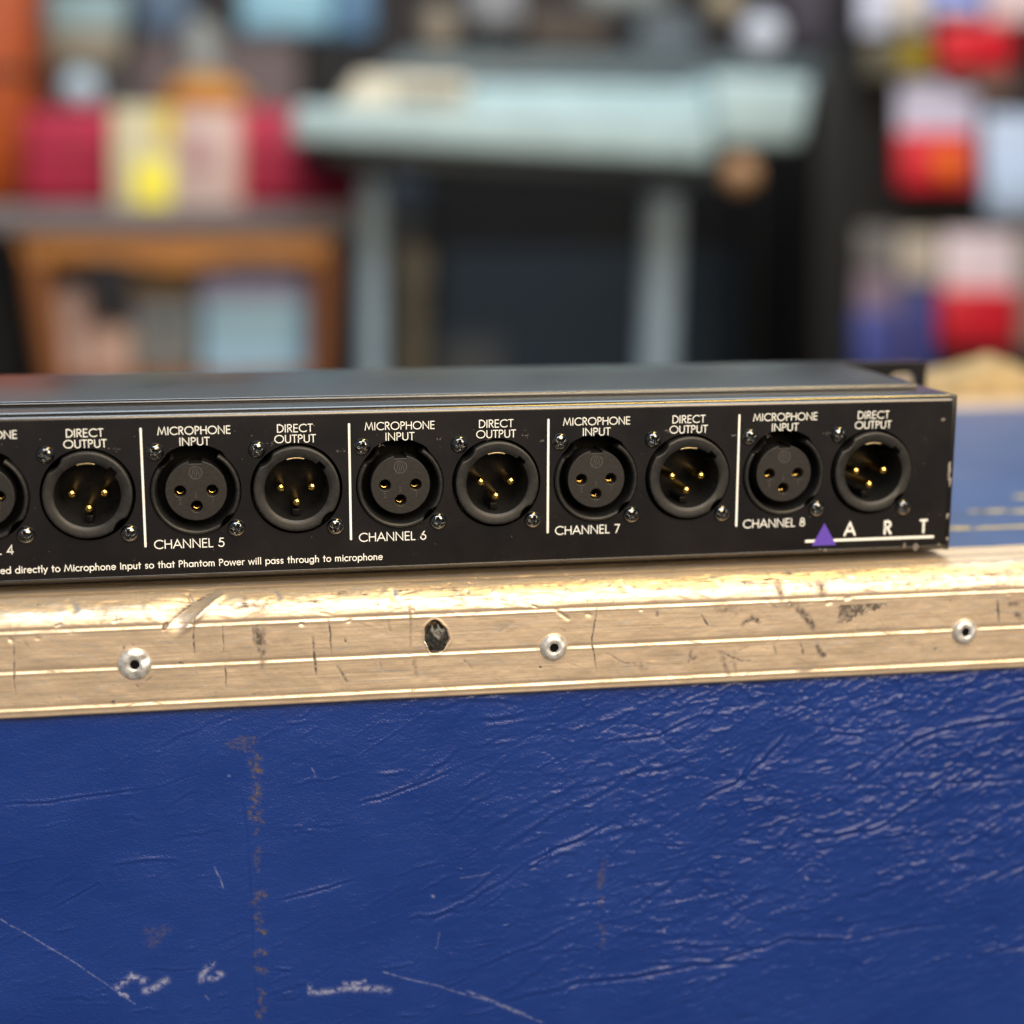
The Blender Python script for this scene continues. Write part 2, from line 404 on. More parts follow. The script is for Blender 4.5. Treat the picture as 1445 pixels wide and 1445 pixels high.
# torn hole
hx, hz = px_front(615, 900); hs = s_of_z(hz)
ang = np.arctan2(SS-hs, XX-hx); rr = np.hypot((XX-hx)/0.80, (SS-hs)/1.12)
edge = 4.0*(1+0.07*np.sin(3*ang+1.2)+0.03*np.sin(7*ang)-0.25*np.exp(-((ang-2.4)/0.5)**2))
H += np.where(rr < edge, -2.6*np.clip((edge-rr)/0.7, 0, 1), 0.16*np.exp(-((rr-edge)/0.5)**2))
DK = np.maximum(DK, np.clip((edge-rr)/0.4, 0, 1)*0.85)
BR += 0.6*np.exp(-((rr-edge-0.3)/0.35)**2)*(ang > 2.3)
x, z = px_front(233, 885); e = np.hypot(((XX-x)-0.5*(SS-s_of_z(z))*-1)/0.8, (SS-s_of_z(z))/1.2); DK = np.maximum(DK, np.clip((1.0-e)*4, 0, 0.9)); H -= 0.6*np.clip(1-e, 0, 1)
# rivet seats
for u, v in ((190, 938), (781, 913), (1359, 890)):
    x, z = px_front(u, v); e = np.hypot(XX-x, SS-s_of_z(z)); H += (0.0-H)*np.exp(-(e/3.8)**6)
    DK = np.maximum(DK, 0.42*np.exp(-((e-4.3)/0.45)**2)*np.clip(fbm(XX/1.5, SS/1.5, 31, 2)*2.4-0.6, 0, 1))
# marks seen on the photo: (points, width mm, darkness)
def mark(pts, wd, a, j=0.12, target=None):
    q = [px_front(u, v) for u, v in pts]; pp = []
    for k in range(len(q)-1):
        seg_ = wob(q[k][0], s_of_z(q[k][1]), q[k+1][0], s_of_z(q[k+1][1]), 5, j); pp += list(seg_[(1 if k else 0):])
    stroke(DK if target is None else target, xs, s, pp, wd*1.1, min(1, a*1.7), mode='max', taper=True)
    if target is None: stroke(H, xs, s, pp, wd, -0.06*a)
for pts, wd, a in [
    ([(20, 892), (19, 945), (22, 986)], 0.24, .6), ([(275, 864), (273, 905), (275, 930)], 0.26, .7), ([(276, 940), (278, 955)], .22, .4), ([(313, 880), (316, 925)], 0.2, .5), ([(317, 938), (319, 972)], .24, .7),
    ([(366, 850), (369, 872)], 2.6, .30), ([(363, 880), (367, 925)], 1.1, .62), ([(372, 878), (370, 955)], 0.9, .4), ([(355, 880), (360, 912)], .5, .4),
    ([(442, 889), (444, 930), (447, 958)], .40, .75), ([(463, 872), (468, 925)], .30, .6), ([(474, 937), (492, 966)], .45, .5), ([(488, 900), (489, 908)], .4, .7),
    ([(577, 850), (580, 880), (578, 925)], .45, .4), ([(585, 925), (589, 960)], .8, .35), ([(548, 872), (552, 893)], .5, .4), ([(650, 925), (668, 945)], .5, .4), ([(533, 925), (541, 950)], .3, .35),
    ([(843, 852), (835, 900), (843, 955)], .26, .75), ([(988, 866), (1000, 884)], .34, .6), ([(1000, 858), (1050, 860)], 1.5, .35), ([(1042, 884), (1060, 872), (1075, 882)], .9, .5),
    ([(1070, 870), (1066, 880)], .6, .5), ([(1096, 820), (1104, 850)], 1.0, .42), ([(1157, 815), (1160, 845)], 1.4, .42), ([(1118, 853), (1138, 870), (1149, 893)], 1.1, .58), ([(1100, 855), (1130, 850)], 1.0, .4),
    ([(1150, 904), (1158, 922), (1168, 925)], .9, .55), ([(1128, 905), (1134, 925)], .55, .45), ([(1090, 905), (1094, 925)], .5, .4), ([(975, 915), (972, 932), (985, 925)], .6, .5), ([(1005, 915), (1040, 930), (1062, 932)], .35, .5),
    ([(1015, 912), (1022, 940), (1030, 955)], .9, .42), ([(1035, 915), (1040, 955)], .8, .35), ([(850, 920), (880, 935), (940, 938)], .30, .4), ([(860, 925), (870, 950)], 1.2, .18), ([(895, 930), (915, 948)], 1.6, .30),
    ([(1406, 842), (1407, 880)], .45, .6), ([(1418, 850), (1440, 852)], 1.1, .45), ([(1425, 865), (1445, 870)], 1.3, .45), ([(925, 860), (927, 872)], .6, .4), ([(1317, 912), (1319, 918)], .5, .5), ([(1338, 845), (1342, 848)], .5, .4),
    ([(700, 892), (725, 880)], .25, .3), ([(760, 940), (765, 943)], .35, .8), ([(395, 905), (410, 902)], 1.8, .18), ([(400, 898), (412, 915)], 1.2, .22), ([(1180, 890), (1275, 884)], .5, .35), ([(1060, 800), (1240, 795)], .5, .3), ([(270, 830), (420, 822)], .4, .3),
    ([(175, 912), (173, 917)], .3, .7), ([(187, 908), (186, 914)], .35, .7), ([(191, 967), (196, 972)], .4, .7), ([(203, 964), (222, 953)], .35, .4), ([(250, 937), (262, 935)], .35, .6), ([(155, 990), (165, 992)], .6, .5), ([(1120, 946), (1150, 943)], .7, .35), ([(350, 980), (375, 978)], .6, .4)]:
    mark(pts, wd, a)
# the flaked patch right of centre
x0, z0 = px_front(1173, 852); x1, z1 = px_front(1256, 850); _, zb = px_front(1180, 880)
tt = (XX-x0)/(x1-x0); low = s_of_z(zb)*(1)+0*XX; low = low-(low-s_of_z(z0))*np.clip(tt*1.05-0.25, 0, 1)**0.8+(fbm(XX/1.2, SS*0, 44, 3)-0.5)*2.6
inside = np.clip((low-SS)/0.2, 0, 1)*np.clip((SS-s_of_z(z0)-0.1)/0.2, 0, 1)*np.clip((tt-(0.02+0.10*fbm(SS/1.0, SS*0, 8, 2)))*14, 0, 1)*np.clip((1-tt)*9, 0, 1)
DK = np.maximum(DK, inside*0.85*(0.7+0.5*fbm(XX/1.0, SS/1.0, 61, 3)))
# random fine scratches
for _ in range(1300):
    x = rng.uniform(-45, 245); t_ = rng.uniform(L1+La*0.3, s[-1]); L = min(13, rng.exponential(4)+1); a = rng.normal(0, 0.22) if rng.random() < .72 else rng.uniform(-1.4, 1.4); L = L if abs(a) < .5 else L*0.4
    tgt = DK if rng.random() < .6 else BR
    stroke(tgt, xs, s, wob(x, t_, x+L*math.cos(a), t_+L*math.sin(a), 3, 0.1), rng.uniform(.12, .22), rng.uniform(.2, .65), mode='max')
for _ in range(260):
    x = rng.uniform(-45, 245); t_ = rng.uniform(3, L1+La*1.2); L = min(5, rng.exponential(2)+.6); a = rng.normal(0, .35)
    stroke(H, xs, s, wob(x, t_, x+L*math.cos(a), t_+L*math.sin(a), 3, 0.15), rng.uniform(.2, .5), rng.uniform(-.28, .12))
    stroke(DK if rng.random() < .5 else BR, xs, s, wob(x, t_, x+L*math.cos(a), t_+L*math.sin(a), 3, 0.15), rng.uniform(.2, .4), rng.uniform(.2, .55), mode='max')
P = np.stack([XX, py[None, :]+pny[None, :]*H, pz[None, :]+pnz[None, :]*H], -1)
# bottom lip returns to the leatherette
lip = P[:, -1:, :]+np.array([0, 0.6, -0.5]); lip2 = P[:, -1:, :]+np.array([0, 1.8, -0.5])
P = np.concatenate([P, lip, lip2], 1)-CO
DK = np.concatenate([DK, DK[:, -1:]*0, DK[:, -1:]*0], 1); BR = np.concatenate([BR, BR[:, -1:], BR[:, -1:]], 1)
me = gridmesh('front_edging', P, M['alu'], {'dark': np.clip(DK, 0, 1), 'bright': np.clip(BR, 0, 1)})
link('front_edging', me, CASE)

# --- rivets
def rivet_mesh(R_, seed, flat):
    r = np.random.default_rng(seed)
    prof = [(1.15, 2.0), (1.15, -0.9+flat*0.3), (1.45, -1.15+flat*0.3), (1.9, -1.25+flat*.25), (2.6, -1.15+flat*.15), (3.2, -0.85), (R_-0.25, -0.45), (R_, -0.12), (R_, 0.3)]
    me = lathe('rivet', prof, M['rivet'], 48)
    for v in me.vertices:
        n = math.sin(v.co.x*2200+seed)*math.sin(v.co.z*1700+seed*2)
        v.co.y += n*0.00006
        if flat:
            for (ax, az) in ((2.6, 1.2), (0.0, -3.0)):
                d = math.hypot(v.co.x*1000-ax, v.co.z*1000-az)
                v.co.y += 0.0006*math.exp(-(d/1.0)**2)
    return me
for i, (u, v, R_, fl_) in enumerate(((190, 938, 4.15, 1), (781, 913, 3.65, 0), (1359, 890, 3.55, 0))):
    x, z = px_front(u, v)
    o = link('rivet', rivet_mesh(R_, i+1, fl_), CASE, (x-CO[0], FY-0.05-CO[1], z-CO[2]), label=['flattened rivet with two gouges', 'domed rivet in the middle of the edging', 'domed rivet near the right edge'][i])
    o2 = link('rivet_hole_shade', lathe('rivet_hole_shade', [(0.001, -0.55), (1.16, -0.55)], M['void'], 20), o, (0, 0, 0))  # near-black disc in the bore stands in for its shade
# dark broken stub in the torn hole
bm = bmesh.new(); bmesh.ops.create_icosphere(bm, subdivisions=4, radius=1)
for v in bm.verts:
    p = v.co.copy(); n = 0.22*math.sin(p.x*5+1)*math.sin(p.z*4+2)+0.10*math.sin(p.z*13+p.x*9)+0.05*math.sin(p.x*31)*math.sin(p.z*27)
    up = max(0, p.z-0.2)
    v.co = Vector((p.x*(3.05-0.9*up)*(1+n*.4), p.y*(1.5+n)+0.3, p.z*3.7*(1+n*.5)+0.25*math.sin(p.x*9)*up*3))*MM
me = bpy.data.meshes.new('broken_rivet'); bm.to_mesh(me); bm.free(); me.materials.append(M['lead']); me.shade_smooth()
link('broken_rivet', me, CASE, (hx-CO[0]+0.2, FY+0.35-CO[1], hz-CO[2]-0.4), label='dark broken rivet stub in a torn hole')

# --- leatherette front with creases
vx = np.concatenate([np.arange(CX0, -52, 8.0), np.arange(-52, 252, 0.30), np.arange(252, CX1-2, 8.0)])
vz = np.concatenate([np.arange(-28.0, -134, -0.30), np.arange(-134, -800, -12.0), [-799.0]])
VX, VZ = np.meshgrid(vx, vz, indexing='ij')
VH = (fbm(VX/30, VZ/22, 70, 3)-0.5)*1.0
VH += (fbm((VX*0.9+VZ*0.45)/5.5, (VZ-VX*0.22)/1.9, 80, 4)-0.5)*(0.10+0.20*np.clip((VX-70)/110, 0, 1))
mk = np.clip((VX-60)/110, 0, 1)*(0.35+0.65*np.clip((VZ+118)/40, 0, 1))+0.22*np.clip(3*fbm(VX/22, VZ/16, 33, 3)-1.4, 0, 1)
mk = mk*np.clip(2.6*fbm(VX/16, VZ/9, 37, 3)-0.55, 0.08, 1.0)
wx_ = VX+5*(fbm(VX/11, VZ/11, 41, 3)-.5); wz_ = VZ+5*(fbm(VX/11, VZ/11, 46, 3)-.5)
cr_, sr_ = math.cos(0.33), math.sin(0.33); ua, ub = wx_*cr_+wz_*sr_, -wx_*sr_+wz_*cr_
for sx_, sz_, am, sd_ in ((7.0, 2.6, .34, 101), (3.4, 1.4, .17, 111), (1.7, 0.75, .07, 121)):
    rg_ = 1-np.abs(2*fbm(ua/sx_, ub/sz_, sd_, 2)-1); VH += am*np.clip(rg_, 0, 1)**15*mk
    if sx_ > 5: VH -= 0.25*np.clip(1-np.abs(2*fbm((VX*.9-VZ*.4)/9, (VZ*.9+VX*.1)/4, 131, 2)-1), 0, 1)**10*mk
GR = np.zeros_like(VH); SC = np.zeros_like(VH); DI = np.zeros_like(VH)
for _ in range(1700):
    x = rng.uniform(-48, 248); 
    if rng.random() > 0.16+0.84*np.clip((x-70)/120, 0, 1): continue
    z = rng.uniform(-124, -29); zz = np.clip((-z-80)/50, 0, 1)
    if x > 120 and rng.random() < zz*0.6: continue
    a = rng.normal(0.30, 0.24); L = rng.exponential(5)+2.5; wd = rng.uniform(0.22, 0.55)
    stroke(VH, vx, vz, wob(x, z, x+L*math.cos(a), z+L*math.sin(a), 6, 0.22), wd, rng.uniform(.07, .26)*(wd+.25), valley=rng.uniform(.15, .5))
for _ in range(60):   # longer soft folds
    x = rng.uniform(60, 240); z = rng.uniform(-124, -32); a = rng.normal(0.38, 0.22); L = rng.uniform(12, 34)
    stroke(VH, vx, vz, wob(x, z, x+L*math.cos(a), z+L*math.sin(a), 9, 0.5), rng.uniform(.5, 1.0), rng.uniform(.08, .22), valley=.7)
for _ in range(46):
    x = rng.uniform(-45, 110); z = rng.uniform(-124, -34); a = rng.normal(0.28, 0.25); L = rng.uniform(6, 18)
    stroke(VH, vx, vz, wob(x, z, x+L*math.cos(a), z+L*math.sin(a), 8, 0.35), rng.uniform(.3, .6), rng.uniform(.04, .10), valley=.8)
def V2(u, v): p = at(u, v, -9.6); return p[0], p[2]
def fold(pts, wd, a, val=1.1):
    q = [V2(*p) for p in pts]; pp = []
    for k in range(len(q)-1): pp += list(wob(*q[k], *q[k+1], 4, .2)[(1 if k else 0):])
    stroke(VH, vx, vz, pp, wd*.7, a*.75, valley=val)
for pts, wd, a in [([(1030, 1110), (1075, 1070), (1110, 1030)], 1.0, .5), ([(985, 1125), (1040, 1100), (1065, 1060)], .8, .4), ([(1200, 1110), (1290, 1040), (1350, 1020), (1445, 1010)], .9, .4),
    ([(745, 1215), (800, 1190), (870, 1155)], .8, .42), ([(745, 1225), (770, 1210), (775, 1195)], .6, .4), ([(500, 1135), (570, 1112), (640, 1085)], .6, .3), ([(0, 1135), (90, 1128), (210, 1112)], .5, .24), ([(850, 1045), (930, 1035), (990, 1005)], .7, .34),
    ([(800, 1385), (900, 1375), (985, 1358), (1080, 1350)], .9, .36), ([(900, 1360), (1000, 1355), (1110, 1320), (1190, 1322)], .8, .3), ([(1150, 1180), (1240, 1165), (1330, 1100), (1445, 1095)], .8, .34), ([(390, 1270), (450, 1255), (500, 1240)], .6, .26), ([(70, 1285), (140, 1245)], .5, .22),
    ([(1180, 1325), (1260, 1310), (1330, 1300)], .7, .24), ([(1370, 1345), (1445, 1330)], .7, .24), ([(340, 1110), (352, 1180), (358, 1300), (366, 1430)], .7, .10), ([(850, 1060), (848, 1180), (852, 1400)], .8, .10)]: fold(pts, wd, a)
def vmark(A, pts, wd, a, j=.15):
    q = [V2(*p) for p in pts]
    for k in range(len(q)-1): stroke(A, vx, vz, wob(*q[k], *q[k+1], 4, j), wd, a, mode='max', taper=False)
for k in range(44):    # rusty dotted stain line
    v = 1045+390*rng.random(); vmark(DI, [(360+rng.normal(0, 4)+(v-1045)*0.02, v), (361+rng.normal(0, 5)+(v-1045)*.02, v+rng.uniform(2, 9))], rng.uniform(.3, .8), rng.uniform(.4, .9))
for k in range(10): vmark(DI, [(318+rng.uniform(0, 45), 1048+rng.normal(0, 5)), (322+rng.uniform(0, 45), 1050+rng.normal(0, 5))], .5, .45)
for k in range(7):
    v = 1180+200*rng.random(); vmark(DI, [(850+rng.normal(0, 3), v), (851+rng.normal(0, 3), v+10)], rng.uniform(.4, .8), .5)
for k in range(3): vmark(DI, [(205+rng.uniform(0, 25), 1305+rng.uniform(0, 30)), (215+rng.uniform(0, 25), 1310+rng.uniform(0, 30))], 1.2, .35)
for pts, wd, a in [([(0, 1300), (60, 1335), (130, 1378), (190, 1418)], .22, .6), ([(540, 1372), (620, 1392), (680, 1410), (770, 1445)], .28, .6), ([(660, 1400), (740, 1432)], .45, .6), ([(303, 1225), (315, 1255)], .22, .7), ([(440, 1085), (445, 1097)], .2, .6), ([(610, 1265), (612, 1267)], .35, 1), ([(650, 1240), (690, 1232)], .18, .5), ([(615, 1340), (620, 1318)], .18, .5),
    ([(936, 1312), (937, 1313)], .35, 1), ([(1136, 1237), (1139, 1240)], .35, .9), ([(1150, 1015), (1158, 1014)], .3, .8), ([(322, 1097), (324, 1097)], .25, .9), ([(290, 1407), (294, 1412)], .3, .5)]:
    vmark(SC, pts, wd*.8, a*.55)
for pts, wd in [([(165, 1395), (185, 1378), (205, 1385)], .8), ([(205, 1400), (235, 1385)], .9), ([(168, 1402), (180, 1408)], .4), ([(284, 1385), (300, 1362)], .8), ([(296, 1382), (312, 1376)], .8), ([(437, 1390), (437, 1403)], .5), ([(442, 1402), (480, 1396), (500, 1392)], .8), ([(500, 1396), (548, 1398)], .85), ([(485, 1388), (515, 1385)], .5)]:
    vmark(SC, pts, wd*.9, .62, .4)
GR = 0.85*np.exp(-np.abs(VZ+30.9)/1.1)*(0.6+0.8*fbm(VX/6, VZ/2, 91, 3))  # darker band along the leatherette just below the edging
P = np.stack([VX, -9.4-VH, VZ], -1)-CO
me = gridmesh('leatherette_front', P, M['vinyl'], {'edge_dark': np.clip(GR, 0, 1), 'scuff': np.clip(SC, 0, 1), 'dirt': np.clip(DI, 0, 1)})
link('leatherette_front', me, CASE)
# --- lid, body and remaining edging
D2 = 338.0
def cbox(name, a, b, mat, bev=1.0, **k): return link(name, box(name, np.array(a)-CO, np.array(b)-CO, mat, bev), CASE, **k)
cbox('lid_panel', (CX0+3, 12, -9), (CX1-20, D2-28, -2.4), M['lid'], 0.5)
cbox('back_edging', (CX0, D2-31, -28), (CX1, D2, -1.0), M['alu'], 3.0)
cbox('side_edging', (CX1-30, 13.3, -28.3), (CX1+0.5, D2-31.5, -0.9), M['alu'], 3.0)
cbox('case_body', (CX0+1, -5, -799.5), (CX1-1, D2-2, -9.2), M['vinyl'], 1.0)
# rubbed yellow marks on the lid
def patch(name, cx, cy, rx, ry, z, mat, parent, seed, off):
    r = np.random.default_rng(seed); n = 26; V = [(cx, cy, z)]
    for i in range(n):
        a = 2*math.pi*i/n; k = 0.55+0.5*r.random(); V.append((cx+rx*k*math.cos(a), cy+ry*k*math.sin(a), z))
    V = [tuple(np.array(v)-off) for v in V]
    return link(name, mesh(name, V, [(0, 1+i, 1+(i+1) % n) for i in range(n)], mat), parent)
def lidp(u, v): p = at(u, v, 0); d = p-CAM; return CAM+d*((-2.4-CAM[2])/d[2])
for i, (u, v, rx, ry) in enumerate(((1400, 721, 8, 2.2), (1440, 721, 8, 2.4), (1425, 743, 17, 2.2), (1352, 745, 5, 3.0), (1376, 721, 4, 1.5), (1443, 700, 5, 3))):
    p = lidp(u, v); patch('paint_rub', p[0], p[1], rx, ry, -2.3, M['yellow_scuff'], CASE, i, CO)

# ================================================================== RACK BOX
HB = 44.3; XL, XR = -215.0, 216.4; DEP = 77.0
BOX = empty('rack_splitter_box', (0, 38, TZ), 'black one-unit rack box with gold-pinned three-pin jacks, resting on the scratched aluminium edge', 'audio box')
BO = np.array([0, 38, TZ])
def B(name, me, loc=(0, 0, 0), parent=None, **k):
    return link(name, me, parent or BOX, None if parent else np.array(loc)-BO, **k)
CZ = 23.6; XF = [12.9+51.95*k for k in range(-4, 4)]; XM = [38.25+51.9*k for k in range(-4, 4)]
loops = [[(XL, 2.2), (XR, 2.2), (XR, HB-2.0), (XL, HB-2.0)]]
def latch_hole(a):
    d = abs((a-math.pi/2+math.pi) % (2*math.pi)-math.pi)
    return 11.45+0.55*max(0, min(1, (math.radians(42)-d)/math.radians(6)))
for x in XF: loops.append(circ(x, CZ, 11.5, 72, rm=latch_hole))
for x in XM: loops.append(circ(x, CZ-0.15, 11.75, 72))
B('rear_panel', plate('rear_panel', loops, 0, 1.2, M['paint']))
# folded edges of the panel (one sheet bent back at top and bottom)
def bend(name, pts, x0, x1, mat):
    V = [(x, y, z) for x in (x0, x1) for y, z in pts]; n = len(pts)
    return mesh(name, V, [(i, i+1, n+i+1, n+i) for i in range(n-1)], mat, True)
def arcp(cy_, cz_, r, a0, a1, n=8): return [(cy_+r*math.cos(math.radians(a0+(a1-a0)*i/n)), cz_+r*math.sin(math.radians(a0+(a1-a0)*i/n))) for i in range(n+1)]
LIPD = 21.0
B('top_lip', autosmooth(bend('top_lip', arcp(2.0, HB-2.0, 2.0, 180, 90, 12)+[(LIPD, HB), (LIPD, HB-1.2)], XL, XR, M['fold']), 80))
B('bottom_lip', autosmooth(bend('bottom_lip', [(0, 2.2)]+arcp(1.5, 2.2, 1.5, 180, 270)+[(LIPD, 0.7)], XL, XR, M['paint']), 80))
# top cover: slightly proud sheet with its own folded front edge
cv = [(12.5, HB-0.6)]+arcp(14.0, HB+0.25, 0.95, 180, 90, 7)+[(DEP-0.2, HB+1.2), (DEP-0.2, HB-1)]
cv = [(13.05, HB+0.05), (13.05, HB+0.35)]+arcp(13.95, HB+0.35, 0.9, 180, 90, 7)+[(DEP-0.2, HB+1.25), (DEP-0.2, HB-1)]
B('top_cover', autosmooth(bend('top_cover', cv, XL+3, XR-4.5, M['fold']), 80))
B('bottom_cover', box('bottom_cover', (XL, LIPD+0.1, 0.75), (XR, DEP-0.3, 1.6), M['paint']))
for sx, x0 in ((1, XR+0.06), (-1, XL-1.66)):
    B('side_plate', box('side_plate', (x0, 0.15, 0.7), (x0+1.6, DEP-0.2, HB-0.35), M['paint'], 0.45, 3))
# paint chips on the right side plate and the panel
def chip(x, y, z, rx, rz, mat, seed, nx=False):
    r = np.random.default_rng(seed); n = 11; pts = [(rx*(0.6+0.5*r.random())*math.cos(2*math.pi*i/n), rz*(0.6+0.5*r.random())*math.sin(2*math.pi*i/n)) for i in range(n)]
    V = [(0, -0.05, 0)]+[(a, 0, b) for a, b in pts]
    me = mesh('paint_chip', V, [(0, 1+i, 1+(i+1) % n) for i in range(n)], mat)
    B('paint_chip', me, (x, y, z))
for i, (u, v, rx, rz, mt) in enumerate(((1340, 664, .6, 2.6, 'chip'), (1338.5, 672, .5, 1.6, 'chip'), (1341, 680, .45, 1.6, 'chip'), (1337.5, 728, .5, 1.0, 'chip'), (1337, 760, .35, .6, 'chip'), (1331, 592, .7, .6, 'scuff'), (1276, 770, .55, 1.0, 'scuff'), (1292, 772, 1.1, 1.1, 'scuff'), (1164, 776, .8, .45, 'scuff'), (1157, 775, .3, .3, 'scuff'), (1325, 768, .5, .3, 'scuff'), (1342, 569, .5, .4, 'chip'))):
    p = at(u, v, 0); chip(p[0], -0.02 if u < 1336 else 0.08, p[2], rx, rz, M[mt], i)
sp = []
for i in range(170):
    p = at(rng.uniform(0, 1330), rng.uniform(600, 800), 0)
    bad = min(math.hypot(p[0]-x, p[2]-CZ) for x in XF+XM) < 12.5
    if not bad and 2.5 < p[2] < HB-3:
        sp.append((p, rng.uniform(.06, .16)))
V = []; Fc = []
for p, k in sp:
    b0 = len(V); V.append((p[0], -0.04, p[2])); n = 6
    for j in range(n): a = 2*math.pi*j/n; V.append((p[0]+k*math.cos(a), -0.015, p[2]+k*.8*math.sin(a)))
    for j in range(n): Fc.append((b0, b0+1+j, b0+1+(j+1) % n))
B('dust_specks', mesh('dust_specks', np.array(V)-BO, Fc, M['scuff']), BO, kind='stuff')
# grey scuffs beside some screws
for i, (u, v, rx, rz) in enumerate(((1170, 611, 2.2, .35), (1085, 616, .8, .5), (690, 620, .9, .6), (385, 626, 1.0, .6), (480, 636, 1.6, .3), (160, 634, 1.7, .3), (740, 615, 1.3, .25), (765, 622, 1.0, .2), (537, 628, 1.0, .5), (945, 609, 1.6, .3), (620, 620, .9, .3), (1035, 614, 1.2, .25))):
    p = at(u, v, 0)
    r = np.random.default_rng(i+50); V = []; Fc = []
    for k in range(9):
        cx, cz = p[0]+r.normal(0, rx*.5), p[2]+r.normal(0, rz*.6)+.12*r.normal(); b0 = len(V); a = rx*r.uniform(.06, .2); b = r.uniform(.04, .12)
        for j in range(6): t_ = 2*math.pi*j/6; V.append((cx+a*math.cos(t_), -0.02-0.002*k, cz+b*math.sin(t_)))
        Fc.append(tuple(range(b0, b0+6)))
    B('scuff_mark', mesh('scuff_mark', np.array(V)-BO, Fc, M['scuff']), BO)
# front rack panel with ears and slots
def rrect(cx, cz, hw, hh, r, n=8):
    o = []
    for qx, qz, a0 in ((1, 1, 0), (-1, 1, 90), (-1, -1, 180), (1, -1, 270)):
        for i in range(n+1):
            a = math.radians(a0+90*i/n); o.append((cx+qx*(hw-r)+r*math.cos(a), cz+qz*(hh-r)+r*math.sin(a)))
    return o
XE = 244.0
lp = [rrect(0.5, HB/2+0.4, XE-0.5, HB/2+0.4, 1.2, 3)]
for sx in (-1, 1):
    for zz in (6.4, HB-6.2): lp.append(rrect(sx*(XE-8.6)+0.5, zz, 4.6, 3.3, 3.2))
B('front_panel', plate('front_panel', lp, DEP, 3.0, M['paint'], 0.35))
for x in (-195, 196):
    for y in (28, DEP-12): B('rubber_foot', lathe('rubber_foot', [(0.001, 0), (5, 0), (5, 2.1), (0.001, 2.1)], M['rubber'], 20), (x, y, TZ+0.02), rot=(math.pi/2*-1, 0, 0)).location = Vector((x-BO[0], y-BO[1], (TZ+0.02)-BO[2]))*MM

# --- jacks
def bite(a, r, d=13.95, Rb=3.95, dirs=(135, -45)):
    for dg in dirs:
        f = (a-math.radians(dg)+math.pi) % (2*math.pi)-math.pi
        k = Rb*Rb-(d*math.sin(f))**2
        if abs(f) < 1 and k > 0: r = min(r, d*math.cos(f)-math.sqrt(k))
    return r
def male_mod(a, r, j):
    if j <= 5: return min(r, bite(a, 99)-(0.0, 0, 0, .1, .3, .5)[j])
    f = (a-math.radians(43)+math.pi) % (2*math.pi)-math.pi
    if abs(f) < math.radians(7.5) and j >= 7: return r+0.95
    return r
male_prof = [(10.95, 4), (10.95, 0.5), (10.95, -1.5), (10.85, -1.72), (10.6, -1.82), (10.3, -1.84), (9.3, -1.72), (8.45, -1.62), (8.2, -1.45), (8.12, -1.1), (8.0, 5), (7.9, 12)]
m_male = autosmooth(lathe('jack_shell', male_prof, M['plastic'], 180, male_mod), 40)
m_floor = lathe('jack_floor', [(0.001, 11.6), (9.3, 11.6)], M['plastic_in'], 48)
m_pin = lathe('pin', [(1.12, 11.6), (1.12, 1.35), (1.05, 0.95), (0.85, 0.62), (0.5, 0.42), (0.001, 0.36)], M['gold'], 24)
m_spring = lathe('ground_spring', [(8.02, -1.0), (7.80, -1.05), (7.72, -0.8), (7.80, 1.5)], M['spring'], 14, a0=math.radians(75), a1=math.radians(107))
m_tab = box('polarising_block', (-1.0, 3.2, -0.9), (1.0, 11, 0.9), M['plastic_in'], 0.15)
g0, g1 = math.radians(122), math.radians(360+57)
def fem_mod(a, r, j): return min(r, bite(a, 99)-(0.0 if j in (0, 1, 7) else 0.15))
fem_prof = [(11.15, 3), (11.15, -0.6), (11.0, -1.0), (10.6, -1.22), (10.15, -1.0), (9.95, -0.5), (9.8, 0.5), (9.7, 9)]
m_fem = autosmooth(lathe('jack_ring', fem_prof, M['plastic'], 150, fem_mod, g0, g1, cap=True), 60)
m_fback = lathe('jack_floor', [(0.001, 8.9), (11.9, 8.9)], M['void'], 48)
R_I = 7.72; nw = 1.55; an = math.asin(nw/R_I)
ins = [(R_I*math.cos(a), R_I*math.sin(a)) for a in np.linspace(math.pi/2+an, math.pi/2+2*math.pi-an, 90)]+[(nw, R_I-0.75), (-nw, R_I-0.75)]
holes = [(-4.0, -0.05), (4.0, -0.05), (0.0, -4.05)]
m_ins = autosmooth(plate('insert', [ins]+[circ(x, z, 1.45, 28) for x, z in holes], -0.25, 9.0, M['insert'], 0.22), 12)
m_sock = lathe('contact', [(1.15, 7), (1.15, 2.4), (0.85, 2.3), (0.8, 7)], M['gold'], 20, a0=math.radians(200), a1=math.radians(330))
# screws
def screw_mesh():
    nr, na = 26, 72; V = []; Fc = []
    Rs = 2.22
    def h(x, z):
        r = math.hypot(x, z); t = min(1, r/Rs); d = 1.35*math.sqrt(max(0, 1-(t*0.98)**2.4))
        def slot(p, q):
            hw = 0.36+0.18*max(0, 1-abs(q)/1.4)
            e = max(0, min(1, (hw-abs(p))/0.16)); f = max(0, min(1, (1.42-abs(q))/0.2)); return e*f
        k = max(slot(x, z), slot(z, x)); core = max(0, min(1, (0.72-abs(x)-abs(z))/0.25+0.4))
        return d-1.15*max(k, core*0.9)*(1-0.35*t)
    for i in range(nr+1):
        r = Rs*(i/nr)
        for j in range(na):
            a = 2*math.pi*j/na; x, z = r*math.cos(a), r*math.sin(a); V.append((x, -h(x, z) if i < nr else 0.2, z))
    for i in range(nr):
        for j in range(na): Fc.append((i*na+j, i*na+(j+1) % na, (i+1)*na+(j+1) % na, (i+1)*na+j))
    return autosmooth(fixn(mesh('screw', V, Fc, M['screw'])), 60)
m_screw = screw_mesh()

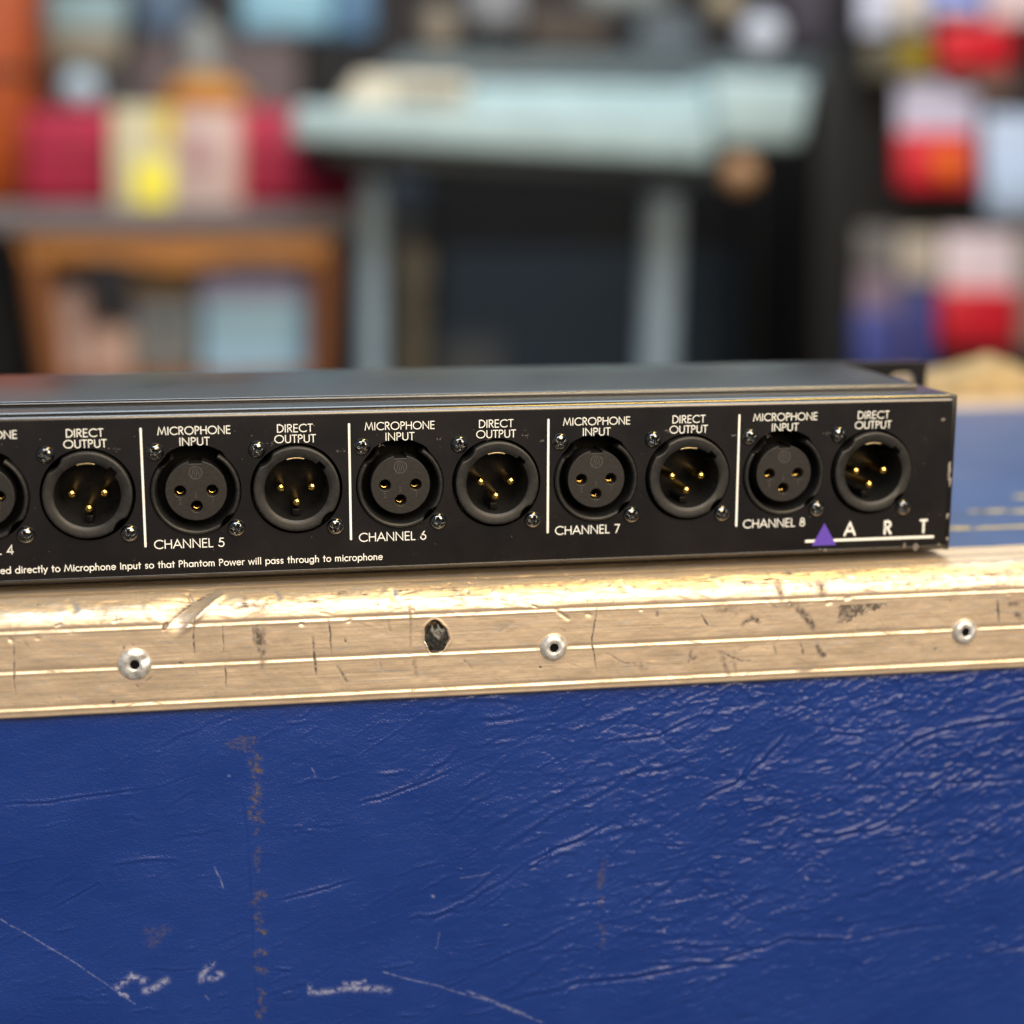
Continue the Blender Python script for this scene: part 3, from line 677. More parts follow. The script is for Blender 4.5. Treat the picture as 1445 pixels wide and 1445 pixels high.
# --- stroke lettering: geometric sans capitals and lower case, drawn as polylines with cap height 1
def A_(cx, cy, rx, ry, a0, a1, n=None):
    n = n or max(4, int(abs(a1-a0)/15)); return [(cx+rx*math.cos(math.radians(a0+(a1-a0)*i/n)), cy+ry*math.sin(math.radians(a0+(a1-a0)*i/n))) for i in range(n+1)]
G = {
 'A': (0.84, [[(0.03, 0), (0.42, 1), (0.81, 0)], [(0.17, 0.33), (0.67, 0.33)]]),
 'C': (0.90, [A_(0.53, 0.5, 0.47, 0.5, 48, 312)]),
 'D': (0.74, [[(0.08, 0), (0.08, 1), (0.26, 1)]+A_(0.26, 0.5, 0.45, 0.5, 90, -90)+[(0.08, 0)]]),
 'E': (0.54, [[(0.48, 1), (0.08, 1), (0.08, 0), (0.48, 0)], [(0.08, 0.52), (0.45, 0.52)]]),
 'H': (0.76, [[(0.08, 0), (0.08, 1)], [(0.68, 0), (0.68, 1)], [(0.08, 0.52), (0.68, 0.52)]]),
 'I': (0.22, [[(0.11, 0), (0.11, 1)]]),
 'L': (0.48, [[(0.08, 1), (0.08, 0), (0.44, 0)]]),
 'M': (1.00, [[(0.05, 0), (0.20, 1), (0.50, 0.12), (0.80, 1), (0.95, 0)]]),
 'N': (0.84, [[(0.08, 0), (0.08, 1), (0.74, 0), (0.74, 1)]]),
 'O': (1.06, [A_(0.53, 0.5, 0.47, 0.5, 0, 360, 28)]),
 'P': (0.56, [[(0.08, 0), (0.08, 1), (0.26, 1)]+A_(0.26, 0.75, 0.24, 0.25, 90, -90)+[(0.08, 0.5)]]),
 'R': (0.60, [[(0.08, 0), (0.08, 1), (0.26, 1)]+A_(0.26, 0.76, 0.24, 0.24, 90, -90)+[(0.08, 0.52)], [(0.24, 0.52), (0.54, 0)]]),
 'T': (0.56, [[(0.02, 1), (0.54, 1)], [(0.28, 1), (0.28, 0)]]),
 'U': (0.70, [[(0.08, 1), (0.08, 0.28)]+A_(0.35, 0.28, 0.27, 0.28, 180, 360)+[(0.62, 1)]]),
 '1': (0.36, [[(0.08, 0.78), (0.24, 1), (0.24, 0)]]),
 '2': (0.58, [A_(0.29, 0.72, 0.22, 0.28, 170, -35)+[(0.06, 0), (0.54, 0)]]),
 '3': (0.58, [A_(0.27, 0.75, 0.20, 0.25, 160, -90)+A_(0.27, 0.27, 0.24, 0.27, 90, -160)]),
 '4': (0.64, [[(0.46, 0), (0.46, 1), (0.05, 0.24), (0.60, 0.24)]]),
 '5': (0.60, [[(0.50, 1), (0.20, 1), (0.12, 0.58)]+A_(0.27, 0.32, 0.27, 0.31, 110, -150)]),
 '6': (0.62, [[(0.42, 1), (0.10, 0.48)]+A_(0.31, 0.30, 0.25, 0.30, 150, -210, 22)]),
 '7': (0.56, [[(0.06, 1), (0.52, 1), (0.18, 0)]]),
 '8': (0.60, [A_(0.30, 0.76, 0.19, 0.24, 0, 360, 18), A_(0.30, 0.27, 0.24, 0.27, 0, 360, 18)]),
 'a': (0.62, [A_(0.29, 0.33, 0.25, 0.33, 0, 360, 20), [(0.54, 0.66), (0.54, 0)]]),
 'c': (0.52, [A_(0.31, 0.33, 0.26, 0.33, 50, 310)]),
 'd': (0.64, [A_(0.29, 0.33, 0.25, 0.33, 0, 360, 20), [(0.54, 1.08), (0.54, 0)]]),
 'e': (0.60, [[(0.06, 0.36), (0.54, 0.36)]+A_(0.30, 0.33, 0.25, 0.33, 10, 320)]),
 'g': (0.64, [A_(0.29, 0.33, 0.25, 0.33, 0, 360, 20), [(0.54, 0.66), (0.54, -0.05)]+A_(0.30, -0.06, 0.24, 0.25, 0, -150)]),
 'h': (0.56, [[(0.09, 1.08), (0.09, 0)], [(0.09, 0.38)]+A_(0.27, 0.42, 0.18, 0.24, 180, 0)+[(0.45, 0)]]),
 'i': (0.22, [[(0.11, 0.66), (0.11, 0)], [(0.11, 0.84), (0.11, 0.95)]]),
 'l': (0.22, [[(0.11, 1.08), (0.11, 0)]]),
 'm': (0.86, [[(0.09, 0.66), (0.09, 0)], [(0.09, 0.40)]+A_(0.25, 0.44, 0.16, 0.22, 180, 0)+[(0.41, 0)], [(0.41, 0.40)]+A_(0.57, 0.44, 0.16, 0.22, 180, 0)+[(0.73, 0)]]),
 'n': (0.56, [[(0.09, 0.66), (0.09, 0)], [(0.09, 0.38)]+A_(0.27, 0.42, 0.18, 0.24, 180, 0)+[(0.45, 0)]]),
 'o': (0.62, [A_(0.31, 0.33, 0.26, 0.33, 0, 360, 20)]),
 'p': (0.64, [[(0.09, 0.66), (0.09, -0.32)], A_(0.35, 0.33, 0.25, 0.33, 0, 360, 20)]),
 'r': (0.36, [[(0.09, 0.66), (0.09, 0)], [(0.09, 0.40)]+A_(0.27, 0.42, 0.18, 0.24, 180, 70)]),
 's': (0.44, [[(0.36, 0.56)]+A_(0.22, 0.49, 0.13, 0.17, 60, 250)+A_(0.20, 0.17, 0.15, 0.17, 80, -140)]),
 't': (0.36, [[(0.17, 0.95), (0.17, 0)], [(0.03, 0.66), (0.33, 0.66)]]),
 'u': (0.56, [[(0.09, 0.66), (0.09, 0.24)]+A_(0.27, 0.24, 0.18, 0.24, 180, 360)+[(0.45, 0.66)], [(0.45, 0.3), (0.45, 0)]]),
 'v': (0.52, [[(0.04, 0.66), (0.26, 0), (0.48, 0.66)]]),
 'w': (0.80, [[(0.04, 0.66), (0.21, 0), (0.40, 0.64), (0.59, 0), (0.76, 0.66)]]),
 'y': (0.52, [[(0.04, 0.66), (0.27, 0.02)], [(0.48, 0.66), (0.14, -0.32)]]),
 ' ': (0.34, []),
}
def ribbon(V, Fc, pts, hw, y):
    n = len(pts); closed = n > 3 and math.hypot(pts[0][0]-pts[-1][0], pts[0][1]-pts[-1][1]) < 1e-6
    if closed: pts = pts[:-1]; n -= 1
    b = len(V)
    for i in range(n):
        p = Vector(pts[i]); pr = Vector(pts[i-1]) if (i or closed) else None; nx = Vector(pts[(i+1) % n]) if (i < n-1 or closed) else None
        d1 = (p-pr).normalized() if pr else None; d2 = (nx-p).normalized() if nx else None
        if d1 is None: d1 = d2; p = p-d2*0
        if d2 is None: d2 = d1
        t = (d1+d2); t = t.normalized() if t.length > 1e-3 else d1
        nn = Vector((-t.y, t.x)); k = hw/max(0.45, abs(nn.dot(Vector((-d1.y, d1.x)))))
        ext = Vector((0, 0))
        if not closed and i == 0: ext = -d2*hw*0.7
        if not closed and i == n-1: ext = d1*hw*0.7
        for sg in (1, -1):
            q = p+ext+nn*k*sg; V.append((q.x, y, q.y))
    for i in range(n if closed else n-1):
        j = (i+1) % n; Fc.append((b+2*i, b+2*i+1, b+2*j+1, b+2*j))
def text(name, txt, x0, x1, zb, hgt, mat, wt=0.118, track=0.07, y=-0.03, align=None, parent=None, loc=None):
    wdt = sum(G[c][0]+track for c in txt)-track
    sx = hgt
    if x1 is not None: sx = (x1-x0)/wdt
    V = []; Fc = []; cx = 0; k = 0; hw = wt*hgt/2
    for c in txt:
        for st in G[c][1]:
            pts = [(x0+(cx+p[0])*sx, zb+p[1]*hgt) for p in st]
            ribbon(V, Fc, pts, hw, y-0.0015*(k % 5)); k += 1
        cx += G[c][0]+track
    me = mesh(name, V, Fc, mat)
    if parent is not None: return link(name, me, parent, loc)
    return B(name, mesh(name, np.array(V)-BO, Fc, mat), BO)

# jack prototypes (thing > part > sub-part), copied along the panel
def add_screw(x, z):
    B('screw', m_screw, (x, -0.03, z), rot=(0, rng.uniform(0, 3.14), 0))
for k, x in enumerate(XM):
    r = B('output_jack', m_male, (x, 0, CZ))
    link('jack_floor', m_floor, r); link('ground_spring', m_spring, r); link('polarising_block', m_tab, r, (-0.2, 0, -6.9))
    for px_, pz_ in ((-4.0, 0.02), (4.0, 0.02), (0.0, -3.85)): link('pin', m_pin, r, (px_, 0, pz_))
    add_screw(x-9.75, CZ+10.25); add_screw(x+9.75, CZ-10.35)
m_ring = bpy.data.meshes.new('x')
for k, x in enumerate(XF):
    r = B('microphone_jack', m_fem, (x, 0, CZ))
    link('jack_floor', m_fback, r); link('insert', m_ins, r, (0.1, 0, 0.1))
    for hx_, hz_ in holes: link('contact', m_sock, r, (hx_+0.1, 0, hz_+0.1))
    V = []; Fc = []; y = -0.27
    ribbon(V, Fc, A_(0.1, 4.75, 1.6, 1.6, 0, 360, 30), 0.09, y)
    ribbon(V, Fc, [(-0.95, 3.7), (-0.55, 5.2)]+A_(0.1, 5.2, 0.62, 0.7, 180, 0)+[(1.0, 3.7)], 0.07, y-.002)
    ribbon(V, Fc, [(-0.25, 3.6), (-0.05, 4.9), (0.15, 5.5)], 0.06, y-.004); ribbon(V, Fc, [(0.25, 3.6), (0.4, 4.8)], 0.06, y-.004)
    link('insert_emblem', mesh('insert_emblem', V, Fc, M['engrave']), r)
    for t_, tx, tz in (('2', -4.25, -3.2), ('1', 3.9, -3.1), ('3', -0.35, -1.7)):
        text('insert_number', t_, tx, None, tz, 1.15, M['engrave'], 0.11, 0, y, parent=r)
    add_screw(x-9.7, CZ+10.3); add_screw(x+9.9, CZ-9.9)

# --- silkscreen
for k in range(8):
    f, o, ch = XF[k], XM[k], k+1
    text('printed_words', 'MICROPHONE', f-8.95, f+9.15, 38.15, 1.9, M['print'])
    text('printed_words', 'INPUT', f-3.75, f+3.85, 35.35, 1.9, M['print'])
    text('printed_words', 'DIRECT', o-4.65, o+4.45, 38.12, 1.9, M['print'])
    text('printed_words', 'OUTPUT', o-5.35, o+5.15, 35.4, 1.9, M['print'])
    text('printed_words', 'CHANNEL %d' % ch, f-10.9, f+6.75, 9.0, 2.15, M['print'])
    if k:
        xs_ = -0.1+52.02*(k-4)
        B('divider_line', plate('divider_line', [rrect(0, 24.75, 0.28, 15.3, 0.26, 3)], 0, 0.02, M['print']), (xs_, -0.035, 0))
T_ = 'Direct Output is connected directly to Microphone Input so that Phantom Power will pass through to microphone'
vis = 'Microphone Input so that Phantom Power will pass through to microphone'
T2 = 'ted directly to '+vis
wv_ = sum(G[c][0]+.06 for c in vis); sc = (60.1+20.4)/wv_
full = sum(G[c][0]+.06 for c in 'Direct Output is connec'+T2)
text('printed_note', 'Direct Output is connec'+T2, 60.1-full*sc, 60.1, 4.0, 1.62, M['print'], 0.135, 0.06)
for ch, xc in (('A', 188.5), ('R', 199.5), ('T', 210.0)):
    wd_ = G[ch][0]*3.9*0.98; text('logo_letter', ch, xc-wd_/2, xc+wd_/2, 5.95, 3.45, M['print'], 0.16)
B('logo_underline', mesh('logo_underline', np.array([(175.74, -.03, 4.3), (213.2, -.03, 4.3), (213.2, -.03, 5.0), (175.74, -.03, 5.0)])-BO, [(0, 1, 2, 3)], M['print']), BO)
B('logo_triangle', mesh('logo_triangle', np.array([(177.7, -.05, 3.35), (184.7, -.05, 3.35), (181.1, -.05, 9.6)])-BO, [(0, 1, 2)], M['violet']), BO)

# ================================================================== BLURRED SHOP BEHIND
def col(name, rgb, rough=0.55, k=1.0, spec=0.4): return simple(name, rgb, rough, 0, 0.12, 25, 0.05, spec, k)
def thing(name, label, cat, loc, group=None): return empty(name, loc, label, cat, group)
def prism_px(name, pts, Y, depth, mat, off, bev=6):
    """solid whose front outline stands in the plane Y, going back by depth"""
    q = [at(u, v, Y) for u, v in pts]; n = len(q)
    V = [np.array((p[0], Y, p[2]))-off for p in q]+[np.array((p[0], Y+depth, p[2]))-off for p in q]
    Fc = [tuple(range(n)), tuple(range(2*n-1, n-1, -1))]+[(i, n+i, n+(i+1) % n, (i+1) % n) for i in range(n)]
    me = fixn(mesh(name, V, Fc, mat)); bm = bmesh.new(); bm.from_mesh(me)
    if bev: bmesh.ops.bevel(bm, geom=bm.edges[:], offset=bev*MM, segments=2, profile=0.5, affect='EDGES')
    bm.to_mesh(me); bm.free(); return autosmooth(me, 50)
def rect_px(u0, v0, u1, v1): return [(u0, v1), (u1, v1), (u1, v0), (u0, v0)]
def pos(u, v, Y): p = at(u, v, Y); return np.array((p[0], Y, p[2]))
def body(name, label, cat, rect, Y, depth, mat, group=None, bev=8, extra=()):
    u0, v0, u1, v1 = rect; o = pos((u0+u1)/2, v1, Y); t = thing(name, label, cat, o, group)
    link('body', prism_px('body', rect_px(*rect), Y, depth, mat, o, bev), t)
    for nm, rc, dy, dp, mt in extra:
        link(nm, prism_px(nm, rect_px(*rc), Y-dy, dp, mt, o, min(bev, 4)), t)
    return t
def ball(name, R_, mat, sz=1.0):
    bm = bmesh.new(); bmesh.ops.create_uvsphere(bm, u_segments=32, v_segments=20, radius=R_*MM)
    for v in bm.verts: v.co.z *= sz
    me = bpy.data.meshes.new(name); bm.to_mesh(me); bm.free(); me.materials.append(mat); me.shade_smooth(); return me

FLOORZ = -800.0
# wooden table
Yt = 1950
o = np.array((at(250, 340, Yt)[0], Yt+250, FLOORZ)); TB = thing('wooden_table', 'orange-brown wooden table with a grey cloth top and an open front, under the crimson case', 'table', o)
wood = col('orange_wood', (204, 142, 82), 0.5, 1.2); wood2 = col('brown_wood', (138, 84, 44), 0.5, 0.9); cloth = col('grey_table_cloth', (128, 118, 118), 0.8, 0.8)
def tp(u, v): return at(u, v, Yt)
link('tabletop', prism_px('tabletop', rect_px(-60, 292, 500, 330), Yt-30, 560, cloth, o, 6), TB)
link('apron', prism_px('apron', [(35, 372), (150, 366), (250, 380), (350, 366), (462, 372), (470, 331), (22, 331)], Yt, 25, wood, o, 3), TB)
for uu, tilt in ((45, 30), (462, -10)):
    for dy in (0, 460):
        a = tp(uu, 345); b = tp(uu+tilt, 545); x1 = a[0]+(b[0]-a[0])*(FLOORZ-a[2])/(b[2]-a[2])*0.35
        link('leg', tube('leg', [np.array((a[0], Yt+20+dy, a[2]))-o, np.array((b[0], Yt+20+dy, b[2]))-o, np.array((b[0]+tilt*.6, Yt+20+dy, FLOORZ))-o], [21, 17, 14], wood2), TB)
zs = tp(250, 535)[2]
link('undershelf', box('undershelf', np.array((tp(60, 400)[0], Yt+30, zs-20))-o, np.array((tp(450, 400)[0], Yt+470, zs))-o, wood2, 3), TB)
body('crimson_case', 'crimson padded case lying across the grey-topped table', 'case', (28, 152, 512, 291), Yt+120, 260, col('crimson_plush', (168, 36, 64), 0.7, 0.95), bev=22, extra=(('lid_seam', (28, 214, 512, 218), 1.0, 3, col('dark_crimson', (110, 20, 40), 0.7)),))
body('poster_card', 'cream and yellow record sleeve leaning on the crimson case, left of the pink one', 'record sleeve', (158, 150, 248, 291), Yt+60, 14, col('cream_card', (200, 192, 158), 0.5, 0.95), extra=(('yellow_print', (190, 226, 240, 290), 1.5, 1.2, col('yellow_print', (235, 222, 70), 0.5)), ('gold_print', (220, 150, 248, 205), 1.5, 1.2, col('gold_print', (205, 180, 60), 0.5))), bev=2)
body('poster_card', 'pale pink record sleeve with a darker centre, leaning on the crimson case', 'record sleeve', (249, 155, 343, 291), Yt+58, 14, col('pink_card', (190, 166, 158), 0.5), extra=(('centre_print', (262, 192, 300, 238), 1.5, 1.2, col('mauve_print', (170, 130, 132), 0.5)), ('edge_strip', (334, 156, 342, 290), 1.5, 1.2, col('salmon_print', (196, 130, 116), .5))), bev=2)
# golden hat
hc = pos(290, 151, Yt+250); hat = thing('straw_hat', 'golden straw hat on top of the crimson case', 'hat', hc)
gs = col('golden_straw', (186, 130, 58), 0.6)
link('crown', ball('crown', 68, gs, 0.62), hat, (0, 0, 8)); link('brim', ball('brim', 74, gs, 0.14), hat, (0, 0, 12))
jc = pos(286, 151, Yt+330); jar = thing('pale_jar', 'pale grey rounded jar standing behind the golden straw hat', 'jar', jc)
jm = col('pale_grey_glaze', (132, 136, 134), 0.35)
link('body', tube('body', [(0, 0, 0), (0, 0, 50), (0, 0, 105), (0, 0, 125)], [30, 34, 32, 24], jm, 28), jar); link('lid', ball('lid', 20, jm, 0.5), jar, (0, 0, 126))
bc = pos(115, 151, Yt+220); bl = thing('glass_globe', 'pale blue glass globe on a dark foot, on the left of the crimson case', 'globe', bc)
link('globe', ball('globe', 30, col('pale_blue_glass', (168, 190, 202), 0.15)), bl, (0, 0, 26)); link('foot', tube('foot', [(0, 0, -2), (0, 0, 6)], [20, 14], M['rubber'], 24), bl)
# under the table
us = lambda u0, v0, u1: (u0, v0, u1, 534)
body('storage_box', 'light blue box with a lilac lid, right one on the shelf under the table', 'box', us(285, 402, 436), Yt+90, 200, col('light_blue_card', (150, 192, 228), 0.6, 1.3), extra=(('lid', (280, 392, 441, 424), 3, 206, col('lilac_card', (172, 164, 196), .6)),))
body('storage_box', 'slate grey box in the middle of the shelf under the table', 'box', us(188, 425, 283), Yt+150, 200, col('slate_card', (130, 140, 148), 0.6, 1.3), extra=(('label_card', (215, 445, 255, 475), 1.5, 1.2, col('grey_card', (130, 138, 144), .6)),))
body('storage_box', 'short dusty pink box on the shelf under the table', 'box', us(122, 462, 186), Yt+110, 160, col('dusty_pink_card', (190, 165, 158), 0.6, 1.3))
body('storage_box', 'tall mauve-grey box beside the left leg of the table', 'box', us(78, 408, 120), Yt+90, 200, col('mauve_card', (176, 152, 148), 0.6, 1.3))
body('folded_blanket', 'beige folded blanket on the slate grey box under the table', 'blanket', (180, 386, 284, 424), Yt+150, 180, col('beige_wool', (178, 156, 120), 0.85), bev=14, extra=(('fold', (182, 404, 282, 407), 1.5, 4, col('dark_beige_wool', (140, 118, 88), .85)),))
# orange cabinet at far left
body('orange_cabinet', 'bright orange speaker cabinet at the left edge, divided by a dark band', 'cabinet', (-130, -120, 42, 288), Yt+420, 300, col('orange_tolex', (190, 80, 12), 0.5, 0.8), bev=20, extra=(('dark_band', (-128, 94, 46, 108), 6, 10, col('dark_brown_trim', (70, 40, 24), .6)), ('side_trim', (34, 160, 47, 284), 5, 8, col('russet_trim', (120, 50, 24), .6))))
body('black_stand', 'black stand at the left edge under the orange speaker cabinet', 'stand', (-130, 291, 40, 720), Yt+430, 280, M['rubber'], bev=6, extra=(('top_edge', (-128, 291, 38, 300), 3, 6, M['plastic']),))
# cabinets behind the table
body('mauve_cabinet', 'grey-mauve cabinet behind the hat and jar', 'cabinet', (186, 50, 424, 760), 2750, 350, col('mauve_grey_cloth', (120, 106, 106), 0.8, 0.85), bev=15, extra=(('top_rail', (188, 52, 422, 66), 4, 8, col('dark_grey_rail', (90, 84, 80), .6)),))
body('black_cabinet', 'black cabinet between the mauve cabinet and the console', 'cabinet', (426, 52, 528, 780), 2760, 350, M['rubber'], bev=12, extra=(('handle', (450, 120, 500, 128), 8, 6, M['plastic']),))
rk = body('dark_shelf_unit', 'dark shelf unit at the left carrying a beige box', 'shelf', (48, 90, 184, 780), 2740, 350, col('dark_shelf_paint', (66, 62, 62), .6), bev=6, extra=(('shelf_edge', (46, 92, 186, 102), 6, 8, col('shelf_edge', (56, 44, 40), .6)),))
body('beige_box', 'beige box with a pale blue lid on top of the dark shelf unit', 'box', (66, 38, 172, 89), 2760, 240, col('beige_card', (156, 148, 130), .6), extra=(('lid', (62, -14, 176, 40), 4, 246, col('pale_blue_lid', (150, 180, 186), .5)),))
body('blue_tray', 'mid blue tray on the left end of the mauve cabinet', 'tray', (196, -20, 268, 49), 2790, 240, col('mid_blue_plastic', (84, 108, 134), .5), bev=10, extra=(('rim', (192, -26, 272, -12), 4, 246, col('blue_rim', (110, 134, 158), .5)),))
body('pale_blue_box', 'pale blue box on the right end of the mauve cabinet', 'box', (338, -60, 470, 50), 2770, 240, col('pale_cyan_plastic', (140, 190, 210), .4, 1.1), bev=14, extra=(('base_band', (334, 38, 474, 49), 3, 246, col('steel_blue', (88, 116, 140), .5)),))
body('steel_blue_box', 'steel blue box on the black cabinet', 'box', (474, -50, 528, 51), 2790, 240, col('steel_blue_plastic', (92, 132, 168), .5), bev=10, extra=(('lid', (472, -60, 530, -44), 3, 246, col('blue_lid', (110, 150, 180), .5)),))
# dark cabinets behind the console
body('black_speaker_cabinet', 'wide black speaker cabinet behind the console, its lower half slate grey', 'speaker', (606, 72, 1150, 780), 2780, 420, col('black_tolex', (9, 9, 10), .8), bev=10, extra=(('grille', (625, 352, 1120, 770), 4, 10, col('slate_grille', (30, 41, 50), .8)), ('top_trim', (610, 74, 1146, 84), 4, 8, col('grey_trim', (62, 66, 68), .6))))
body('grey_post', 'dark slate upright post under the left end of the console', 'post', (552, 212, 604, 790), 2260, 60, col('dark_slate_paint', (62, 70, 78), .5), bev=6, extra=(('base', (535, 770, 620, 795), 4, 70, M['rubber']),))
body('khaki_bag', 'khaki grey bag standing beside the slate post', 'bag', (566, 345, 606, 790), 2200, 120, col('khaki_canvas', (122, 118, 104), .9), bev=20, extra=(('flap', (565, 350, 607, 400), 5, 20, col('khaki_flap', (134, 130, 116), .9)),))
body('tall_black_rack', 'tall black equipment rack between the console and the colourful packages', 'rack', (1150, 66, 1205, 790), 2120, 420, col('black_rack_paint', (9, 10, 10), .7), bev=6, extra=(('rail', (1190, 80, 1198, 780), 4, 6, col('rail_black', (28, 28, 30), .5)),))
body('low_grey_case', 'low dark grey case in front of the black speaker cabinet, beside the khaki bag', 'case', (612, 468, 728, 790), 2240, 200, col('low_grey_paint', (70, 78, 88), .6), bev=25, extra=(('lid_edge', (616, 486, 724, 492), 4, 8, col('lid_edge_grey', (90, 98, 106), .6)),))
# console
Yc = 1760
o = np.array((at(780, 240, Yc)[0], Yc+150, FLOORZ)); KB = thing('keyboard_console', 'pale grey-blue slanted keyboard console on round legs in front of the black speaker cabinet', 'keyboard', o)
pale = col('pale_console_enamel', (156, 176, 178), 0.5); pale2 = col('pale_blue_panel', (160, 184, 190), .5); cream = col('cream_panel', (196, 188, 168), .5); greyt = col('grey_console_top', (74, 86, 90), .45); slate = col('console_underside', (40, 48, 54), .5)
link('keybed', prism_px('keybed', [(412, 200), (1008, 233), (1004, 166), (418, 146)], Yc, 150, pale, o, 9), KB)
link('control_panel', prism_px('control_panel', [(655, 158), (1004, 170), (1012, 124), (665, 118)], Yc+60, 140, pale2, o, 6), KB)
link('script_panel', prism_px('script_panel', [(478, 152), (654, 158), (664, 112), (505, 104)], Yc+60, 140, cream, o, 6), KB)
for i in range(7):
    link('slider', box('slider', pos(560+13*i, 145, Yc+52)-o, pos(565+13*i, 122, Yc+60)-o, greyt, 1), KB)
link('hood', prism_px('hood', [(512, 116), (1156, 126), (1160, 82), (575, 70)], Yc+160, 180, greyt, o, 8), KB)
link('end_block', prism_px('end_block', [(1006, 205), (1132, 206), (1150, 112), (1010, 104)], Yc+20, 260, pale, o, 10), KB)
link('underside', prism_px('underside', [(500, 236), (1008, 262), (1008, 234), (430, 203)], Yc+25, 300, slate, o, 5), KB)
link('knob', ball('knob', 26, col('tan_wood_knob', (156, 118, 84), .4)), KB, pos(1044, 246, Yc+10)-o)
for u, r_ in ((937, 27), (526, 19)):
    p = pos(u, 248, Yc+120)
    link('leg', tube('leg', [np.array((p[0], p[1], p[2]))-o, np.array((p[0]-5, p[1], p[2]-260))-o, np.array((p[0]-10, p[1], FLOORZ))-o], r_, col('blue_grey_leg_%d' % u, (132, 148, 158), .6), 28), KB)
p = pos(1060, 130, Yc+40)
# things on the speaker cabinet
Ya = 2820
def on_cab(name, label, cat, rect, colr, **k): return body(name, label, cat, rect, Ya, 160, col(name+'_paint', colr, .6), **k)
on_cab('cream_pot', 'small cream pot above the left of the console', 'pot', (598, 4, 646, 71), (160, 148, 130), bev=24)
on_cab('grey_case', 'pale grey case on the speaker cabinet, left of the brown one', 'case', (664, -40, 738, 36), (150, 152, 156), bev=10, extra=(('plinth', (668, 36, 734, 71), -4, 150, M['rubber']),))
on_cab('brown_case', 'dark brown case on the speaker cabinet', 'case', (744, 22, 858, 71), (84, 74, 66), bev=10, extra=(('lid', (742, 14, 860, 30), 3, 166, col('brown_lid', (96, 84, 74), .6)),))
on_cab('grey_bowl', 'grey bowl-shaped cover on top of the brown case', 'cover', (826, -45, 950, 14), (150, 158, 158), bev=25)
on_cab('steel_tin', 'steel grey tin on the speaker cabinet, right of the brown case', 'tin', (903, 34, 984, 71), (118, 132, 140), bev=12, extra=(('lid', (901, 28, 986, 40), 3, 166, col('tin_lid', (128, 142, 150), .4)),))
on_cab('mauve_bundle', 'dark mauve bundle at the right end of the speaker cabinet', 'bundle', (1118, -30, 1172, 71), (92, 84, 92), bev=20)
for (u, v, R_, rgb, lb) in ((1022, 4, 28, (170, 158, 132), 'tan foam ball microphone on a thin stand above the console'), (1074, 50, 37, (206, 212, 226), 'white foam ball microphone on a thin stand above the right of the console')):
    p = pos(u, v, 2320); t = thing('ball_microphone', lb, 'microphone', (p[0], p[1], FLOORZ), 'ball microphones on stands')
    link('head', ball('head', R_, col('foam_%d' % u, rgb, .9)), t, (0, 0, p[2]-FLOORZ)); link('stand', tube('stand', [(0, 0, 0), (0, 0, p[2]-FLOORZ-R_+2)], 6, M['rubber'], 12), t); link('base', tube('base', [(0, 0, 0), (0, 0, 14)], [110, 100], M['rubber'], 28), t)
# display board and hanging packages
Yd = 2200
o = pos(1400, 700, Yd); DB = thing('display_board', 'black display board on the right, hung with red, white and blue packages', 'display', o)
link('board', box('board', np.array((pos(1206, 0, Yd)[0], Yd, FLOORZ))-o, np.array((pos(1700, 0, Yd)[0], Yd+40, 620))-o, col('board_black', (20, 18, 18), .8), 4), DB)
for vv in (-70, 112, 322):
    link('rail', box('rail', np.array((pos(1208, 0, Yd)[0], Yd-14, pos(1208, vv, Yd)[2]-4))-o, np.array((pos(1690, 0, Yd)[0], Yd-0.5, pos(1208, vv, Yd)[2]+4))-o, col('rail_grey', (60, 60, 60), .4), 1), DB)
def pack(label, rect, rgb_card, blister=None, disc=None, hook=True, dy=60, th=10):
    u0, v0, u1, v1 = rect; o = pos((u0+u1)/2, v1, Yd-dy); t = thing('hanging_package', label, 'package', o, 'packages hung on the display board')
    link('card', prism_px('card', rect_px(*rect), Yd-dy, th, col('card', rgb_card, .45, 1.05), o, 3), t)
    if blister:
        rc, rgb = blister; link('tray', prism_px('tray', rect_px(*rc), Yd-dy-26, 26, col('tray', rgb, .4, 1.05), o, 9), t)
    if disc:
        (du, dv, R_, rgb) = disc; p = pos(du, dv, Yd-dy-30)-o; mm2 = lathe('badge', [(0.001, -4), (R_*.8, -4), (R_, -1), (R_, 4)], col('badge', rgb, .4, 1.05), 32); link('badge', mm2, t, p)
    link('hook', tube('hook', [np.array((0, 0, 0)), (0, dy+th, 6)], 3, M['screw'], 8), t, np.array((0, th-1, pos((u0+u1)/2, v0+6, Yd-dy)[2]-o[2]))+np.array((0, -6, 0)))
    return t
pack('white package with a cream patch, top left of the display board', (1214, -60, 1312, 46), (196, 200, 220), ((1262, -40, 1308, 36), (206, 196, 184)))
pack('bright blue package with a pale lower half, top row beside the white one', (1316, -80, 1388, 24), (112, 140, 214), ((1320, 2, 1384, 22), (196, 190, 206)))
pack('pale pink package at the top right corner of the board', (1394, -80, 1490, 30), (214, 190, 190), None, None)
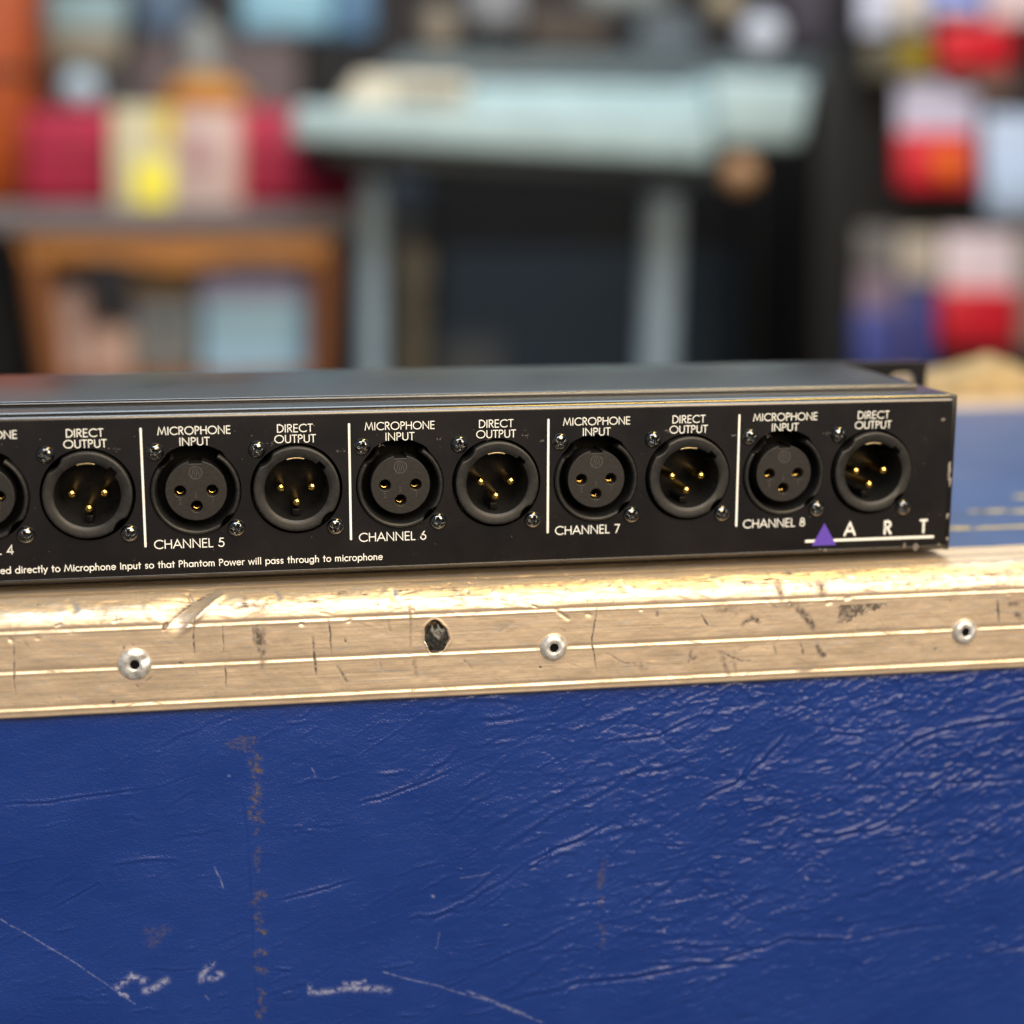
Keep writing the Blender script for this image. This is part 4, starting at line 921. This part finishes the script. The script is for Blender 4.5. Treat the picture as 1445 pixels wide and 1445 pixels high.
pack('red package with a beige base, under the bright blue one', (1330, 32, 1430, 132), (150, 120, 110), ((1328, 34, 1432, 98), (196, 28, 40)))
pack('olive package with a yellow round badge', (1222, 58, 1318, 108), (88, 84, 68), None, (1290, 80, 26, (150, 126, 12)))
pack('lilac white package with a red tray and an orange round badge', (1268, 114, 1378, 268), (180, 176, 194), ((1270, 186, 1378, 268), (198, 36, 48)), (1340, 230, 27, (222, 104, 16)))
pack('plain bluish white package at the right edge, middle row', (1390, 160, 1490, 312), (180, 194, 216), ((1396, 230, 1484, 300), (172, 190, 214)))
pack('small grey package at the left of the lower row', (1212, 324, 1266, 384), (112, 108, 106))
pack('small cream package above the indigo one', (1270, 330, 1326, 398), (176, 164, 148), None, None)
pack('blue package with a mauve top, lower left of the board', (1210, 386, 1266, 560), (122, 104, 118), ((1208, 440, 1264, 560), (62, 72, 140)), dy=66)
pack('indigo package beside the blue one, lower row', (1270, 402, 1322, 560), (66, 68, 112), ((1276, 430, 1318, 556), (58, 62, 122)), dy=58)
pack('pinkish white package with a wide red tray, lower right of the board', (1332, 328, 1436, 492), (206, 188, 192), ((1330, 408, 1438, 490), (190, 26, 40)))
pack('olive grey package cut by the right edge, lower row', (1440, 322, 1520, 500), (120, 114, 104))
# crumpled cloth behind the case top
cc = pos(1375, 553, 318); n1, n2 = 60, 40
us_ = np.linspace(-1, 1, n1); vs_ = np.linspace(-1, 1, n2); UU, VV = np.meshgrid(us_, vs_, indexing='ij')
hh = np.clip(1-np.abs(UU)**2.4, 0, 1)**.6*np.clip(1-VV**2, 0, 1)**.6
hh *= 9+8*np.exp(-((UU-0.2)/.28)**2)+7*(fbm(UU*4+5, VV*3+5, 12, 4)-.3)
P = np.stack([UU*60+8, VV*17, hh+0.2], -1)
me = gridmesh('cloth_bag', P, simple('beige_cotton_cloth', (150, 132, 98), .9, 0, .35, 60, .4)); 
link('beige_cloth', me, None, (cc[0], 346, -1.0), label='crumpled beige cloth lying on the far aluminium edge of the blue flight case', category='cloth')
